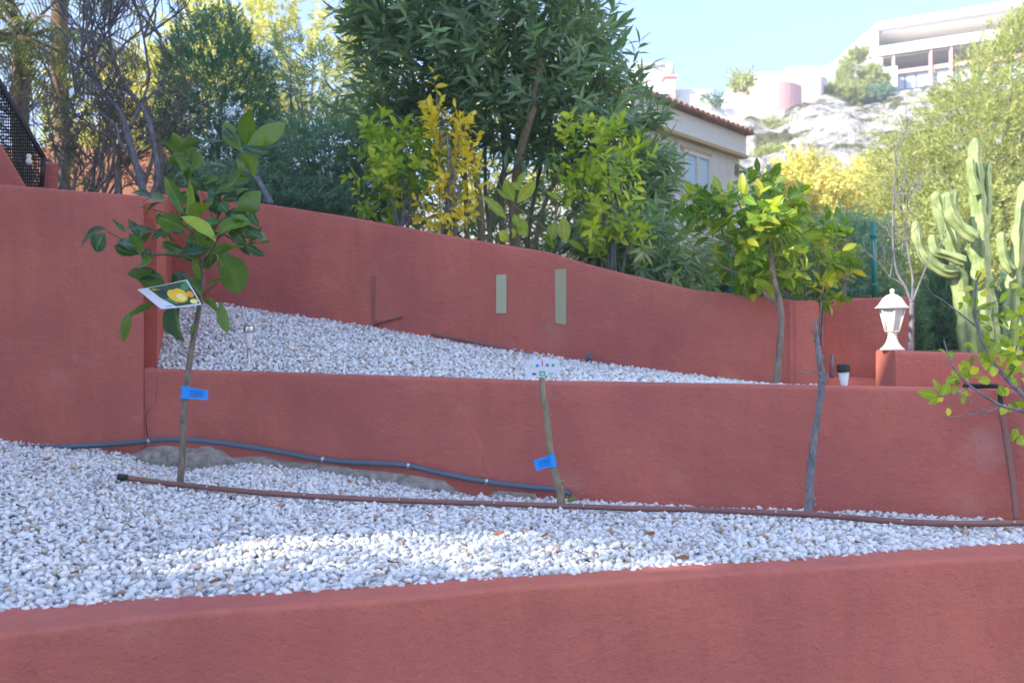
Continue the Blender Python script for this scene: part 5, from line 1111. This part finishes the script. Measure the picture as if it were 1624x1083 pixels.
mb = MB(); fbox(mb, 1296, 1306, 118, 135, 57.8, .2); mb.build('window', M['glass'], h, fixn=True)
h = empty('terrace_house', P(1100, 200, 30), 'white roof terrace with balustrade and chimney above the tiled eave', 'house')
mb = MB(); fbox(mb, 1000, 1130, 142, 260, 30, 5); mb.build('wall', M['white_wall'], h, fixn=True)
mb = MB(); fbox(mb, 1000, 1062, 100, 104, 30, .25)
for k in range(11): mb.tube([P(1002+k*5.6, 143, 30.1), P(1002+k*5.6, 128, 30.1), P(1002+k*5.6, 118, 30.1), P(1002+k*5.6, 102, 30.1)], [.03, .055, .03, .035], 8)
mb.build('balustrade', M['white_wall'], h, True)
mb = MB(); fbox(mb, 1056, 1071, 122, 160, 29.6, .4); fbox(mb, 1053, 1074, 118, 122, 29.55, .5); mb.build('chimney', M['pink_wall'], h, fixn=True)
mb = MB(); mb.lathe(P(1063, 118, 29.8), [(.14, 0), (.10, .12), (.14, .2), (.10, .3), (.02, .36)], 10); mb.build('chimney_cap', M['white_wall'], h, True)
mb = MB(); fbox(mb, 1128, 1166, 172, 260, 28, .5); fbox(mb, 1128, 1144, 158, 172, 28, .5); mb.build('parapet', M['white_wall'], h, fixn=True)
mb = MB()
for k in range(5): mb.tube([P(1096+k*7, 175, 28.4), P(1096+k*7, 150, 28.4)], .02, 5)
mb.tube([P(1094, 151, 28.4), P(1128, 151, 28.4)], .02, 5); mb.build('railing', M['white'], h)
stem_r = .03
for i, (lab, name, poly, d, n, mt, LF) in enumerate([
    ('slim dark cypress before the hilltop houses', 'cypress', [(1333, 142), (1334, 115), (1339, 94), (1345, 115), (1346, 142)], 54, 260, 'olive', .3),
    ('round green bush left of the villa terrace', 'bush', [(1362, 150), (1366, 118), (1382, 106), (1400, 115), (1408, 150)], 54, 420, 'pine', .3),
    ('olive bush below the slim cypress', 'bush', [(1322, 165), (1330, 142), (1360, 134), (1372, 165)], 52, 300, 'olive', .3),
    ('grey green bush under the villa terrace', 'bush', [(1365, 165), (1375, 145), (1410, 140), (1412, 165)], 52, 300, 'sage', .3),
    ('dark bush beside the pale pink house', 'bush', [(1305, 165), (1308, 142), (1322, 138), (1330, 165)], 52, 160, 'olive', .28),
    ('small palm like tuft on the skyline left of the pink house', 'palm_tree', [(1165, 140), (1163, 126), (1176, 118), (1188, 126), (1184, 140)], 44, 30, 'pine', .45),
    ('small green tuft beside the flat villa roof', 'bush', [(1352, 96), (1354, 84), (1368, 82), (1376, 96)], 57, 90, 'pine', .4),
    ('potted plants on the white parapet above the tiled eave', 'potted_plant', [(1112, 160), (1112, 152), (1135, 150), (1150, 158), (1150, 166)], 27.8, 90, 'sage', .1),
    ('dark low bush on the rock under the pink house', 'bush', [(1200, 212), (1212, 198), (1240, 194), (1262, 200), (1250, 212)], 44, 150, 'olive', .3),
    ('low scrub bush on the rocks right of the beige house', 'bush', [(1195, 250), (1215, 236), (1250, 240), (1252, 256)], 38, 160, 'olive', .25)]):
    tree(name, lab, name.replace('_', ' ').replace('palm tree', 'palm'), poly, d, .8 if d > 30 else .2, 10, n*2, 8, LF*1.1, LF*.6, LF*.2, M[{'olive': 'pine', 'sage': 'sage', 'pine': 'pine'}[mt]], up=.6, K=1, jag=4, gap=.15, gf=1.2, stem_n=3, foot=((poly[0][0]+poly[-1][0])/2, poly[0][1]+3))

# ------------------------------------------------------------------ haze volume added to imitate lens flare over the background
hz = bpy.data.materials.new('haze'); hz.use_nodes = True; hn = hz.node_tree; hn.nodes.remove(hn.nodes['Principled BSDF'])
pv = hn.nodes.new('ShaderNodeVolumePrincipled'); pv.inputs['Color'].default_value = (.95, .96, 1, 1); pv.inputs['Density'].default_value = HAZE; pv.inputs['Anisotropy'].default_value = .2
hn.links.new(pv.outputs[0], hn.nodes['Material Output'].inputs['Volume'])
mb = MB(); mb.box(-420, 420, -130, 182, -60, 27); o = mb.build('haze', hz); tag(o, 'thin bright haze over the garden and the far hillside', kind='stuff')
